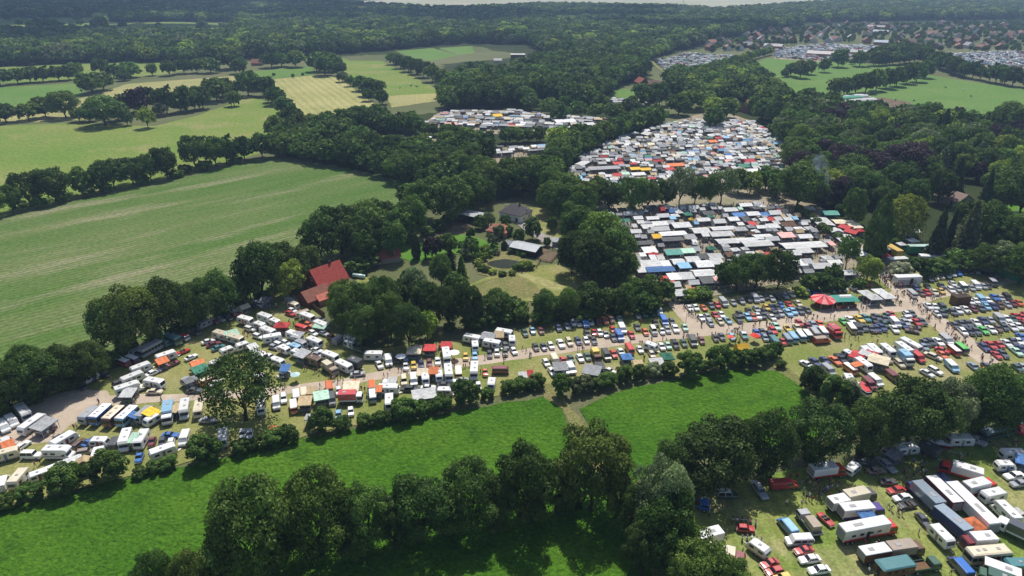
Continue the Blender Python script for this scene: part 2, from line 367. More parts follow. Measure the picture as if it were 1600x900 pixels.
me = bpy.data.meshes.new('pond'); me.from_pydata([(p.x, p.y, .9) for p in pp], [], [tuple(range(40))]); me.materials.append(MATS['pond_water'])
if me.polygons[0].normal.z < 0: me.flip_normals()
for v in me.vertices: v.co.z = .004 * (LAYER[0] + 2)
structure(link('pond', me))
GZ = .004 * LAYER[0]

# ------------------------------------------------------------------ trees
def quads_mesh(name, C, Nrm, size, parts=None, rndv=None, extra=None, leaf='leaves'):
    """leaf sprays: one small bent face per point, lying roughly across its outward direction"""
    n = len(C); up = nrg.normal(size=(n, 3)); u = np.cross(Nrm, up); u /= np.linalg.norm(u, axis=1)[:, None] + 1e-9
    v = np.cross(Nrm, u); a = (size * nrg.uniform(.6, 1.25, n))[:, None]; b = (size * nrg.uniform(.45, .95, n))[:, None]
    V = np.stack([C - u * a, C - v * b * .9 + u * a * .1, C + u * a, C + v * b], 1).reshape(-1, 3)
    F = np.arange(n * 4).reshape(n, 4)
    me = bpy.data.meshes.new(name)
    ev, ef = extra if extra else ([], [])
    nv = len(V); tot_v = np.concatenate([V, np.array(ev).reshape(-1, 3)]) if len(ev) else V
    me.from_pydata(tot_v.tolist(), [], F.tolist() + [tuple(i + nv for i in f) for f in ef])
    me.materials.append(MATS[leaf])
    if len(ef):
        me.materials.append(MATS['bark']); me.polygons.foreach_set('material_index', [0] * n + [1] * len(ef))
    at = me.attributes.new('leafrnd', 'FLOAT', 'FACE')
    r = nrg.uniform(0, 1, n) if rndv is None else rndv
    at.data.foreach_set('value', np.concatenate([r, np.zeros(len(ef))]).astype(np.float32))
    me.update(); return me

def trunk_mb(h0, r0, limbs, seed):
    """tapered trunk up to h0 with limbs reaching into the crown; unit tree: height 1, crown width 1"""
    q = random.Random(seed); b = MB(); prev = Vector((0, 0, -.01)); pr = r0
    for k in range(4):
        p = Vector((q.uniform(-.02, .02), q.uniform(-.02, .02), h0 * (k + 1) / 4)); b.cyl(prev, p, pr, pr * .82, 7, 'bark'); prev, pr = p, pr * .82
    for L in limbs:
        s = Vector((0, 0, h0 * q.uniform(.45, .95))); L = Vector(L); mid = s.lerp(L, .5) + Vector((0, 0, .03))
        b.cyl(s, mid, pr * .8, pr * .5, 5, 'bark'); b.cyl(mid, L, pr * .5, pr * .18, 5, 'bark')
    return b

def crown_points(kind, n, q, g):
    """points and outward directions of the leaf sprays of a unit crown"""
    C, N, Rv = [], [], []
    lim = []
    if kind == 'round' or kind == 'sparse' or kind == 'shrub':
        z0, z1 = (.05, 1.0) if kind != 'shrub' else (.0, 1.0)
        if kind == 'sparse': z0 = .2
        nc = {'round': 62, 'sparse': 30, 'shrub': 20}[kind]
        cl = []
        cz = (z0 + z1) / 2; hz = (z1 - z0) / 2
        sx, sy = q.uniform(-.06, .06), q.uniform(-.06, .06)
        for k in range(nc):
            # golden spiral over the envelope, uneven
            t = (k + .5) / nc; ph = k * 2.399 + q.uniform(-.5, .5); ct = 1 - 2 * t * .93; st = math.sqrt(max(0, 1 - abs(ct) ** (2.0 if ct > 0 else 3.4)))
            rr = q.uniform(.58, .88)
            wz = .5 * (1.0 if ct > -.2 else .92)
            r = q.uniform(.075, .165) * (1.35 if kind == 'shrub' else 1.2 if kind == 'sparse' else 1.0)
            c = Vector((wz * st * math.cos(ph) * rr + sx * ct, wz * st * math.sin(ph) * rr + sy * ct, cz + hz * ct * rr * .92 + q.uniform(-.03, .03)))
            cl.append((c, r)); lim.append(c)
        w = np.array([r * r for c, r in cl]); w /= w.sum(); cnt = (w * n).astype(int)
        for (c, r), k in zip(cl, cnt):
            d = g.normal(size=(k, 3)); d /= np.linalg.norm(d, axis=1)[:, None]
            d[:, 2] = np.where(d[:, 2] < -.35, -d[:, 2], d[:, 2])
            rad = r * g.uniform(.72, 1.08, k) * (g.uniform(.9, 1.25, k) if kind == 'sparse' else 1)
            p = np.array(c) + d * rad[:, None] * np.array([1, 1, .9])
            C.append(p); nn = d + g.normal(size=(k, 3)) * .42; N.append(nn)
            Rv.append(np.clip(g.normal(.46 + q.uniform(-.2, .24), .16, k), 0, 1))  # random tone per clump; the lighter clumps imitate sunlit patches in the colour
    elif kind == 'cone':
        k = n; t = g.uniform(0, 1, k) ** 1.35; z = .04 + .95 * t
        tier = .5 + .5 * np.abs(((z * 11) % 1) - .1)
        ph = g.uniform(0, 2 * np.pi, k); arms = .8 + .2 * np.cos(ph * 7 + np.floor(z * 11) * 2)
        r = .5 * (1 - z) ** .8 * tier * arms * g.uniform(.75, 1.05, k) + .01
        C.append(np.stack([r * np.cos(ph), r * np.sin(ph), z - .12 * r], 1)); N.append(np.stack([np.cos(ph), np.sin(ph), .9 + 0 * ph], 1) + g.normal(size=(k, 3)) * .5)
        Rv.append(np.clip(g.normal(.45, .2, k), 0, 1))
        lim = [Vector((.1, 0, .3)), Vector((-.1, .05, .5))]
    elif kind == 'column':
        k = n; t = g.uniform(0, 1, k); z = .05 + .95 * t; ph = g.uniform(0, 2 * np.pi, k)
        env = np.interp(z, [0.03, .12, .35, .6, .85, 1.0], [.22, .42, .5, .44, .27, .03])
        lump = .85 + .15 * np.sin(ph * 3 + z * 17) * np.sin(z * 31 + ph)
        r = env * lump * g.uniform(.8, 1.06, k)
        C.append(np.stack([r * np.cos(ph), r * np.sin(ph), z], 1)); N.append(np.stack([np.cos(ph), np.sin(ph), .5 + 0 * ph], 1) + g.normal(size=(k, 3)) * .5)
        Rv.append(np.clip(g.normal(.5 + .15 * np.sin(z * 25 + ph * 2), .15, k), 0, 1))
        lim = [Vector((.05, 0, .6)), Vector((-.05, .03, .7))]
    elif kind == 'weeping':
        nc = 26
        for k in range(nc):
            ph = k * 2.399; rr = .44 * math.sqrt((k + .5) / nc); top = 1 - 1.3 * rr * rr + q.uniform(-.07, .05); low = q.uniform(.08, .3) if rr > .25 else .55
            kk = n // nc; t = g.uniform(0, 1, kk) ** 1.5; z = top - (top - low) * t
            sp = .045 + .05 * t
            x = rr * math.cos(ph) * (1 + .12 * t) + g.normal(0, 1, kk) * sp; y = rr * math.sin(ph) * (1 + .12 * t) + g.normal(0, 1, kk) * sp
            C.append(np.stack([x, y, z], 1)); N.append(np.stack([np.cos(ph) + 0 * t, np.sin(ph) + 0 * t, .7 * (1 - t)], 1) + g.normal(size=(kk, 3)) * .4)
            Rv.append(np.clip(g.normal(.62, .17, kk), 0, 1)); lim.append(Vector((rr * math.cos(ph) * .8, rr * math.sin(ph) * .8, top * .9)))
    elif kind == 'ball':
        k = n; d = g.normal(size=(k, 3)); d /= np.linalg.norm(d, axis=1)[:, None]
        C.append(np.array([0, 0, .62]) + d * np.array([.5, .5, .38]) * g.uniform(.85, 1.04, k)[:, None]); N.append(d + g.normal(size=(k, 3)) * .4); Rv.append(g.uniform(.2, .8, k))
    C = np.concatenate(C); N = np.concatenate(N); N /= np.linalg.norm(N, axis=1)[:, None] + 1e-9
    return C, N, np.concatenate(Rv), lim

TREES = {}
def tree_proto(kind, lod, var):
    key = (kind, lod, var)
    if key in TREES: return TREES[key]
    n = {'round': (13000, 6000, 700), 'sparse': (6000, 2500, 450), 'shrub': (3800, 1300, 300), 'cone': (6000, 2600, 420), 'column': (6500, 3200, 400), 'weeping': (7000, 4200, 600), 'ball': (900, 420, 150)}[kind][lod]
    size = {'round': (.0185, .0275, .08), 'sparse': (.02, .034, .08), 'shrub': (.045, .075, .15), 'cone': (.03, .046, .11), 'column': (.04, .058, .13), 'weeping': (.026, .034, .08), 'ball': (.07, .1, .16)}[kind][lod]
    seed = hash((len(kind) * 131 + ord(kind[0]) * 7 + var * 977)) % 9999
    q = random.Random(seed); g = np.random.default_rng(seed + lod)
    C, N, rv, lim = crown_points(kind, n, q, g)
    b = None
    if kind != 'shrub':
        h0 = {'round': .26, 'sparse': .36, 'cone': .9, 'column': .7, 'weeping': .5, 'ball': .35}[kind]
        q.shuffle(lim); b = trunk_mb(h0, .03 if kind != 'ball' else .05, lim[:11] if kind in ('round', 'sparse', 'weeping') else [], seed)
    nm = {'cone': 'conifer', 'column': 'columnar', 'weeping': 'willow', 'shrub': 'shrub', 'ball': 'clipped'}.get(kind, 'broadleaf')
    crown = quads_mesh(nm + '_crown', C, N, size, rndv=rv)
    whole = quads_mesh(nm, C, N, size, rndv=rv, extra=(b.V, b.F)) if b else crown
    trunk = b.mesh(nm + '_trunk', True) if b else None
    TREES[key] = (whole, crown, trunk); return TREES[key]

TONES = {'d': ((0.0562, 0.1067, 0.0224), 'dark green'), 'm': ((0.0855, 0.1552, 0.0313), 'mid green'), 'o': ((0.112, 0.182, 0.034), 'olive green'), 'l': ((0.2201, 0.3102, 0.0520), 'light green'),
         'y': ((.21, .255, .04), 'yellowish green'), 'p': ((0.0525, 0.0350, 0.0425), 'dark purple'), 'g': ((0.1491, 0.1980, 0.0858), 'greyish green'), 'c': ((0.0450, 0.0780, 0.0360), 'blackish green'), 'w': ((0.3000, 0.3300, 0.1950), 'white flowering')}
KINDS = {'round': ('broadleaf_tree', 'broadleaf tree', 'tree'), 'sparse': ('broadleaf_tree', 'thin crowned tree', 'tree'), 'cone': ('conifer', 'pointed conifer', 'conifer'),
         'column': ('columnar_conifer', 'columnar conifer', 'conifer'), 'weeping': ('willow_tree', 'weeping willow', 'tree'), 'shrub': ('hedge_shrub', 'shrub', 'shrub'), 'ball': ('clipped_tree', 'ball shaped tree', 'tree')}
SPEC = []      # (position, height, width, kind, tone, place)
def tr(place, data, kind='round', tone='d'):
    """u v_base height width (photo pixels) [tone] [kind initial]"""
    for e in data.split(';'):
        t = e.split()
        if not t: continue
        u, v, h, w = map(float, t[:4]); p = px(u, v); d = depth(p)
        z = max(2.0, hgt(p, v - h)); wm = w * d / FPX
        tn = t[4] if len(t) > 4 else tone; kd = {'r': 'round', 's': 'sparse', 'c': 'cone', 't': 'column', 'w': 'weeping', 'b': 'shrub', 'k': 'ball'}[t[5]] if len(t) > 5 else kind
        if len(t) <= 4 and kd == 'round' and tone == 'd': tn = rnd.choice('dddddmmo')
        if tn == '*': tn = rnd.choice('ddmmo')
        if place.startswith('in hedge along'): z *= .86; wm *= .95
        SPEC.append((p, z, wm, kd, tn, place))
def belt(place, pts, gap, h, wr=(.75, 1.05), tones='dddmmo', rows=1, jit=1.5, kinds=('round',), lastw=None):
    P = [px(u, v) for u, v in pts]; acc = 0.0
    for a, b in zip(P, P[1:]):
        L = (b - a).length; dr = (b - a) / L; nr = Vector((-dr.y, dr.x, 0))
        while acc < L:
            for r in range(rows):
                p = a + dr * (acc + rnd.uniform(-jit, jit)) + nr * (r * gap * .9 + rnd.uniform(-jit, jit)); z = rnd.uniform(*h)
                SPEC.append((p, z, min(z * rnd.uniform(*wr), gap * 1.7), rnd.choice(kinds), rnd.choice(tones), place))
            acc += gap * rnd.uniform(.8, 1.2)
        acc -= L
def inside(p, poly):
    c = False; n = len(poly)
    for i in range(n):
        a, b = poly[i], poly[(i + 1) % n]
        if (a.y > p.y) != (b.y > p.y) and p.x < (b.x - a.x) * (p.y - a.y) / (b.y - a.y) + a.x: c = not c
    return c
def wood(place, pts, gap, h, tones='dddmmo', kinds=('round',), holes=(), wr=(.8, 1.1), open_=()):
    """trees standing close together over an area; holes: (u, v, radius in metres)"""
    P = [px(u, v) for u, v in pts]; H = [(px(u, v), r) for u, v, r in holes]; OP = [[px(*q) for q in o] for o in open_]; out = []
    x0, x1 = min(p.x for p in P), max(p.x for p in P); y0, y1 = min(p.y for p in P), max(p.y for p in P); row = 0
    y = y0
    while y < y1:
        x = x0 + (gap / 2 if row % 2 else 0)
        while x < x1:
            p = Vector((x + rnd.uniform(-.33, .33) * gap, y + rnd.uniform(-.33, .33) * gap, 0)); x += gap
            if not inside(p, P) or any(inside(p, o) and rnd.random() < .97 for o in OP) or any((p - c).length < r for c, r in H): continue
            z = rnd.uniform(*h); out.append((p, z, min(z * rnd.uniform(*wr), gap * 1.75), rnd.choice(kinds), rnd.choice(tones), place))
        y += gap * .87; row += 1
    if place: SPEC.extend(out)
    return out

# hedgerows and woods of the left fields
tr('between striped crop and yellow pasture', '20 331 46 35;48 322 56 42;88 314 55 58;132 304 44 34;158 300 46 32;180 295 50 46;208 288 45 46;237 283 47 36 m;262 278 51 40;305 263 56 46;338 260 51 42;355 255 46 34;382 250 41 34;410 247 43 34;-12 342 50 44;34 330 18 24 m b;62 324 18 24 m b;100 315 16 26 m b;140 306 18 24 m b;166 301 16 22 m b;222 287 14 26 m b;275 277 12 26 m b;290 270 14 22 m b;320 266 16 24 m b;367 255 14 22 m b')
belt('in belt above striped crop', [(430, 244), (480, 250), (560, 264), (640, 288), (672, 298)], 9, (11, 15), rows=2)
wood('in belt above striped crop', [(428, 210), (520, 196), (600, 194), (660, 208), (690, 220), (640, 218), (560, 216), (535, 226), (600, 241), (690, 249), (735, 252), (740, 300), (690, 290), (640, 270), (560, 252), (440, 236)], 10.5, (11, 16), open_=([(545, 207), (742, 213), (742, 241), (640, 237), (545, 227)],))
tr('in hedgerow below the straw field', '10 191 32 34;-25 195 32 36;45 188 29 32;72 183 34 34;103 184 44 46;125 190 24 22;165 196 47 66;140 190 26 26;186 188 30 30;200 196 26 18 m;232 200 36 24 l;197 178 34 34;215 178 42 36 p;230 172 40 30;252 182 24 20 g;262 178 46 34;292 174 44 36 m;318 170 38 28;283 176 30 28;305 172 30 24;340 158 40 40;360 152 26 24;366 166 26 22 m;352 150 30 26;388 150 42 36 m')
tr('in hedgerow beyond bright pasture', '0 134 28 30;-30 136 28 32;28 131 27 28;48 129 26 28;68 128 26 28;92 126 25 26;108 125 26 26;122 118 22 20;145 146 34 40 m;163 141 30 34 m;158 116 28 24;178 122 24 22 m;205 121 26 30 m;195 126 18 20;238 118 20 16;265 118 26 22;288 115 26 26;308 114 24 22;330 114 26 30;360 108 34 36;375 115 26 24')
tr('beside the mown straw field', '392 138 30 28;415 150 32 32;432 164 30 30;445 180 32 32;458 194 30 32;402 142 22 24 m;425 160 22 22 m;450 195 26 28;425 106 26 30;462 105 28 28;440 104 22 24;495 112 32 30 m;508 118 34 30 m;520 112 30 28;532 118 24 22 d;512 105 26 28;500 102 24 26;535 128 18 18 g;548 135 18 16 m;565 142 26 26;578 150 30 30;588 150 28 28;598 163 24 20;576 158 22 18;428 119 6 5 m;458 122 8 5 m;473 118 5 5 m')
tr('in row beside horse pasture', '615 101 20 20;626 107 24 22;638 112 26 22;650 116 27 22;662 121 28 24;676 128 30 26;690 134 28 24;704 142 30 28;712 150 26 26;722 120 20 22 m;735 114 20 26;752 112 18 24;757 121 24 26 m;777 125 14 9')
wood('in wood behind tent market', [(692, 150), (722, 132), (790, 132), (832, 108), (900, 97), (992, 92), (1010, 118), (965, 137), (946, 152), (935, 165), (900, 172), (850, 164), (780, 168), (700, 172)], 12, (15, 21))
tr('beside the green field behind the market', '920 165 30 30;938 172 28 26;960 185 26 30;985 180 30 30;1010 170 36 34;1030 165 38 30;1050 152 34 34;1000 150 22 26 m;1045 130 26 26 m;1070 130 28 30 m;1090 128 24 26;1010 192 24 26;875 190 30 30;860 180 28 32 m;830 172 24 28;905 182 26 26 m;930 184 24 26;890 174 30 30;958 186 24 24;975 200 26 28;992 196 26 26;1022 190 28 28;1060 180 34 36;1080 172 36 40;1100 168 30 30;1115 178 28 30 l;1135 185 34 34 m;1115 200 34 32 m')
wood('in belt above house garden', [(690, 232), (740, 228), (800, 227), (870, 226), (940, 222), (1000, 194), (1035, 186), (1020, 200), (930, 232), (878, 270), (862, 290), (800, 266), (720, 270), (690, 262)], 12, (11, 15), tones='ddmmol', open_=([(700, 222), (862, 222), (870, 288), (720, 290)],))
belt('in row along upper market', [(1026, 195), (975, 210), (932, 229), (892, 250), (868, 266), (856, 286)], 8, (12, 16))
wood('in belt above house garden', [(740, 268), (800, 264), (858, 296), (872, 318), (884, 335), (870, 335), (845, 312), (800, 312), (770, 310), (745, 322), (725, 300)], 10.5, (14, 19), tones='ddmmo', open_=([(700, 222), (862, 222), (870, 288), (720, 290)],))
tr('in belt behind the farmhouse', '640 318 34 40 m;662 345 70 70;705 348 72 74;730 330 62 60 m;755 322 50 44;600 372 62 60;572 388 74 70;625 380 60 55;645 372 66 52;535 396 80 68;503 410 76 66;556 405 68 62 m;572 412 56 50;590 400 66 54;614 405 60 46;482 440 60 48')
tr('in clump beside lower market', '905 395 78 66;940 415 84 76;962 432 82 62;893 428 66 50;925 445 82 66;958 452 66 56;900 375 60 52 m;880 350 64 50;862 335 52 46;905 345 58 48 m;980 440 44 34;890 320 50 44;920 330 50 42')
tr('in garden beside the farmhouse', '541 500 62 56;575 515 78 62;545 522 66 50 m;600 505 72 52 m;570 540 66 54 m;612 530 76 56;640 545 70 52;668 530 46 30 l;700 512 64 50;728 512 70 52;762 502 40 40;650 480 62 42 g;622 488 52 46 d;598 476 46 40 d;665 498 58 52 d;642 462 44 38 d;705 440 52 38 c c;722 450 50 36 o c;690 450 56 36 m;651 405 40 17 c t;675 405 38 28 p;700 398 36 28;733 400 30 22 m;712 460 38 34')
tr('around the pond garden', '748 415 10 14 l b;752 422 10 14 m b;770 428 8 14 l b;785 431 7 14 m b;800 430 8 12 l b;826 416 8 12 l b;798 396 9 14 g b;812 398 8 14 l b;742 398 16 18 m b;728 405 18 18 g b;758 396 14 16 l b;740 385 14 16 m b;722 392 16 16 m b;756 408 14 14 l b;765 402 12 12 m b;776 398 10 12 g b;745 408 14 16 m b;820 420 14 18 l b;808 422 10 16 m b;830 422 10 12 m b;818 402 8 10 m b;760 425 10 12 m b;832 375 36 26;810 382 26 18;855 385 16 12;862 362 26 16 m;878 364 7 6 d b;780 372 22 18 g b;795 368 16 16 m b;770 385 18 16 g b;750 358 24 22 m b;790 352 18 16 d;812 345 14 12 m b;764 352 22 20 g;735 372 16 14 m b;788 390 14 12 c t')
belt('in belt above car meadow', [(776, 500), (830, 501), (880, 499), (930, 496), (985, 490), (1040, 482)], 7.5, (8, 11.5), rows=1, jit=1, tones='ddmm')
tr('in belt above car meadow', '1012 480 48 44;1035 472 40 36;990 474 42 40 m;800 492 30 34;850 490 28 36;900 487 30 36;950 482 34 38')
tr('between both market blocks', '950 330 46 42;985 332 58 54;1012 328 50 40 m;1060 325 62 46 g s;1085 320 48 38 m;1108 322 54 34;1125 320 56 48 g s;1152 302 42 36 m;1172 304 40 32 l s;1195 298 42 36;1212 310 40 30 m s;935 320 46 36 m;1040 322 44 32')
tr('between market and car rows', '1150 455 58 44;1180 450 56 48 m;1215 452 64 56;1135 448 40 34;1165 442 46 40;1285 456 30 34 d b;1300 445 34 26 m;1262 455 26 30 m b;1250 462 14 22 l b;1320 422 52 36 m s;1353 440 42 40 l;1405 434 24 34 w b;1432 432 32 36 d b;1466 428 24 40 m b;1450 434 18 22 m b;1340 452 18 24 m b;1095 466 18 36 m b;1075 470 18 26 l b;1310 455 20 26 d b;1490 420 30 36 m b;1520 424 34 40 m b')
tr('beside the food stalls', '1247 334 14 14;1258 341 14 14;1266 347 14 14;1275 354 14 14;1283 362 14 14;1291 369 15 15;1308 378 14 14;1318 384 13 14;1329 391 14 14;1386 378 20 18 m;1398 386 14 12;1325 342 18 16 l;1340 350 18 16 l;1310 335 16 14', 'ball', 'm')
tr('behind the food stalls', '1364 404 98 40 m t;1408 372 68 56 y w;1456 408 88 42 c c;1505 398 84 54 g c;1480 385 60 26 c c;1530 388 76 60 m;1555 398 66 50 m;1245 326 78 76 m;1278 322 52 42 g;1308 324 48 44 p;1330 350 60 36;1320 330 48 40 c c;1345 320 50 44;1378 330 52 40;1408 292 70 84 p;1368 290 54 60 p;1335 296 50 46 m;1440 300 62 50 m;1465 318 56 44;1490 300 54 40 c c;1425 330 54 40 m;1592 445 66 64 m;1560 430 56 54 g;1580 395 60 50 m;1540 430 50 46 m;1605 410 70 50;1530 340 76 34 c c;1560 335 64 54 m;1592 338 84 66 m;1610 300 60 60;1510 370 60 56')
HOUSE_HOLES = ((1340, 240, 16), (1366, 248, 14), (1475, 295, 22), (1482, 312, 18), (1150, 145, 18), (1170, 168, 20), (1365, 165, 60), (1408, 290, 10), (1330, 172, 20), (1385, 170, 30), (1310, 170, 20), (1580, 218, 25), (1400, 175, 20))
wood('in park wood behind food stalls', [(1215, 290), (1240, 245), (1195, 195), (1180, 178), (1130, 166), (1150, 152), (1200, 162), (1290, 178), (1345, 190), (1440, 196), (1560, 210), (1680, 225), (1680, 310), (1540, 312), (1420, 320), (1330, 318), (1250, 318)], 10.5, (12, 19), tones='ddddmmmmolgp', kinds=('round',) * 8 + ('cone', 'sparse'), holes=HOUSE_HOLES)
tr('in hedgerow below cattle pasture', '1412 188 28 34;1432 192 28 30;1452 196 28 30 m;1466 205 36 26;1488 210 38 34 g;1510 206 30 26 m;1532 212 24 22;1550 206 36 36;1572 202 44 44;1600 200 40 44;1625 204 40 40;1390 192 26 26;1372 188 22 24 m')
tr('between pastures below the village', '1303 150 30 24;1318 149 30 26;1336 147 33 26;1352 145 36 28;1368 142 36 26;1384 138 34 26;1400 135 32 24;1416 131 33 24;1432 128 34 26;1445 122 30 24;1235 119 22 20;1250 122 30 26;1262 116 24 22;1287 113 24 18;1309 105 30 26 m;1343 104 26 24;1226 121 14 12 m;1276 156 14 14;1331 101 10 10 m;1300 165 24 24')
belt('in woodland edge below village', [(1365, 103), (1400, 101), (1440, 97), (1470, 108), (1500, 120), (1560, 131), (1640, 144)], 9, (14, 20), rows=1, tones='dddm')
belt('in woodland edge below village', [(1370, 98), (1410, 90), (1455, 88)], 10, (14, 20), rows=2, tones='dddm')
belt('in avenue beside far car lot', [(1090, 119), (1130, 106), (1170, 95), (1207, 85)], 7, (10, 12), wr=(.5, .6), tones='ml', jit=.4)
belt('in line behind far car lot', [(1005, 97), (1020, 90), (1050, 80)], 9, (12, 16), rows=2, tones='ml')
# near trees
tr('beside the camp entrance', '20 645 80 66;72 622 76 84 m;108 612 72 66;150 596 66 54 m;-25 660 90 80;45 600 60 56 m;118 588 44 50 o;75 598 52 50 m;158 580 30 40 m b;135 598 30 44 d b')
tr('in row along the crop field', '215 548 104 98;262 530 96 78;185 552 84 68 m;320 508 76 66 m;346 498 74 58 m;372 485 56 44;412 470 92 76;455 468 62 50 l;440 452 78 60;298 515 60 50;392 468 56 42;470 450 50 44')
tr('alone among the campers', '385 657 94 124 d s')
for pl, dat in (('in hedge along camp meadow', '105 768 46 52;173 752 54 58;50 782 30 44 m;10 794 26 32 o;-20 802 30 34;220 745 18 26 m;242 738 20 26 m;266 732 22 28 m;322 722 50 50;380 708 26 34 m;408 701 24 32 m;432 695 30 36;452 690 30 34;504 674 42 40;535 672 24 28 m;570 666 24 28 m;592 662 22 26;608 658 20 24;633 654 38 44;655 650 28 34 m;668 646 22 24 m;690 641 28 36 m;728 629 44 42;762 622 18 26 m;795 613 22 30;815 609 24 30;838 606 24 28'),
                ('in hedge along car meadow', '877 620 42 34;908 613 30 34 g;930 608 20 26 m;950 603 24 30;975 595 28 30 m;998 592 26 28;1020 586 24 28 w;1045 587 26 28 m;1076 588 46 44;1098 580 20 24 m;1122 579 46 42;1148 572 22 28 m;1165 572 32 38;1186 567 28 30;1200 560 28 26;1212 558 30 20;1220 575 14 16 m')):
    tr(pl, dat, 'shrub', 'm')
tr('at the meadow corner', '1266 612 40 38;1300 640 56 50 m;1318 632 40 36 w;1285 622 22 24 m;1335 640 24 30', 'shrub', 'd')
tr('in row below hay meadow', '400 905 152 138 m;505 872 132 112;577 860 100 82 m;655 846 104 112;738 828 104 96;822 813 125 102;922 794 132 116;965 812 76 50 l;870 802 78 66 m;450 874 94 80 o;700 838 70 62 m;620 858 80 62;780 818 74 58 m;555 880 70 56 m;350 912 68 58 m')
tr('in clump beside lorry meadow', '1025 850 138 88 g;1030 885 118 104 d;1062 882 72 50 l;1090 935 98 96;1130 945 72 70 m;1000 900 80 60 d;985 840 80 56 m;1060 935 70 60 m')
tr('in row above lorry meadow', '1105 764 104 136 d;1050 768 86 68 m;1190 744 100 86 d;1268 722 92 104 d;1345 712 86 70 m;1415 700 112 114;1470 680 92 76 g;1532 676 104 94;1592 668 94 82 m;1645 666 94 90;1375 700 66 56;1445 690 72 66 m;1500 680 72 58 m;1145 754 72 60 m;1565 676 66 58')
tr('on the near hay meadow', '252 945 84 58;310 945 82 60;285 950 60 40 o')

FAR_WOOD = []
for pts, gap, h, hol in (
    ([(-500, 100), (0, 104), (180, 97), (330, 97), (400, 92), (500, 88), (610, 78), (720, 68), (830, 70), (860, 92), (990, 92), (1010, 90), (1075, 76), (1100, 68), (1180, 50), (1250, 40), (1240, 30), (1110, 22), (1060, 17), (860, 13), (700, 20), (600, 15), (520, 8), (-500, -8)], 12.5, (13, 21),
     ((60, 34, 60), (140, 30, 70), (200, 42, 50), (300, 42, 60), (360, 42, 40), (20, 38, 60), (100, 40, 40))),
    ([(1180, 50), (1250, 36), (1900, 24), (2100, -4), (1480, -10), (1300, 8), (1120, 22)], 14, (14, 20), ())):
    FAR_WOOD += wood(None, pts, gap, h, tones='dddmmogl', holes=hol, wr=(.85, 1.15), open_=([(-200, 60), (165, 57), (150, 27), (-200, 31)], [(165, 60), (372, 60), (372, 34), (165, 34)], [(560, 60), (640, 57), (640, 52), (560, 54)], [(420, 58), (500, 57), (490, 50), (430, 51)]))

belt('in line before far market field', [(545, 205), (640, 207), (700, 215), (770, 224), (860, 222)], 8, (8, 11), tones='ddmmo')
wood('in wood behind upper market', [(1048, 122), (1090, 121), (1165, 107), (1182, 122), (1228, 152), (1190, 172), (1140, 160), (1100, 160), (1050, 150)], 10.5, (11, 16), tones='ddmmol', holes=((1150, 145, 16), (1170, 168, 18)))
# undergrowth along the foot of the rows
belt('under row below hay meadow', [(350, 900), (505, 866), (655, 842), (820, 808), (925, 790)], 8, (3, 5), tones='dmmo', kinds=('shrub',), wr=(1.1, 1.6))
belt('under row above lorry meadow', [(1050, 762), (1190, 740), (1345, 708), (1470, 679), (1600, 664)], 11, (2, 4), tones='dmmo', kinds=('shrub',), wr=(1.1, 1.6))
belt('under belt above car meadow', [(700, 520), (776, 503), (880, 502), (985, 493), (1040, 485)], 6, (3, 5), tones='dmm', kinds=('shrub',), wr=(1.1, 1.6))
belt('under row along the crop field', [(10, 645), (75, 620), (150, 592), (215, 549), (320, 508), (412, 472)], 7, (3, 5), tones='dmm', kinds=('shrub',), wr=(1.1, 1.6))
belt('under belt behind the farmhouse', [(480, 442), (560, 425), (645, 380), (740, 330)], 8, (3, 6), tones='dmm', kinds=('shrub',), wr=(1.1, 1.6))

# the nearest trees become single things, what is left melts into the wood behind
LEAVES_COLL = None
def var_tone(t):
    c = TONES[t][0]; k = rnd.uniform(.86, 1.16); return tuple(x * k * rnd.uniform(.94, 1.06) for x in c)
seen = []
for s in SPEC:
    u, v, d = proj(s[0])
    if -60 < u < 1660: seen.append((d, s))
seen.sort(key=lambda x: -x[1][1] * x[1][2] / x[0] ** 2)      # those that show largest first
n_round = 0; SINGLE = []
for d, s in seen:
    if s[3] in ('round', 'sparse'):
        n_round += 1
        if n_round > 296: FAR_WOOD.append(s); continue
    SINGLE.append((d, s))
for d, (p, h, w, kind, tone, place) in SINGLE:
    lod = 0 if d < 215 else 1 if d < 520 else 2
    nv = {'round': 6, 'shrub': 5, 'cone': 3, 'sparse': 2}.get(kind, 2)
    whole, crown, trunk = tree_proto(kind, lod, rnd.randrange(nv))
    name, noun, cat = KINDS[kind]; rel = w / h
    size = 'low' if h < 9 and kind == 'round' else 'tall' if h > 19 else ''
    shape = 'broad' if rel > 1.02 and kind == 'round' else 'slim' if rel < .68 and kind == 'round' else ''
    desc = ' '.join(x for x in (size, shape, TONES[tone][1], noun) if x)
    rot = rnd.uniform(0, 6.28); sc = (w * 1.04, w * rnd.uniform(.92, 1.08), h); colr = var_tone(tone)
    if kind == 'shrub' or lod == 2:
        o = link(name, whole, loc=(p.x, p.y, 0)); o.rotation_euler.z = rot; o.scale = sc; o['col1'] = colr
    else:
        o = link(name, None, loc=(p.x, p.y, 0)); o.rotation_euler.z = rot; o.scale = sc
        c = link('crown', crown, o); c['col1'] = colr; link('trunk', trunk, o)
    thing(o, desc, place, cat, {'shrub': 'hedge shrubs', 'cone': 'conifers', 'ball': 'clipped ball trees'}.get(kind, 'trees of the hedgerows and woods'))

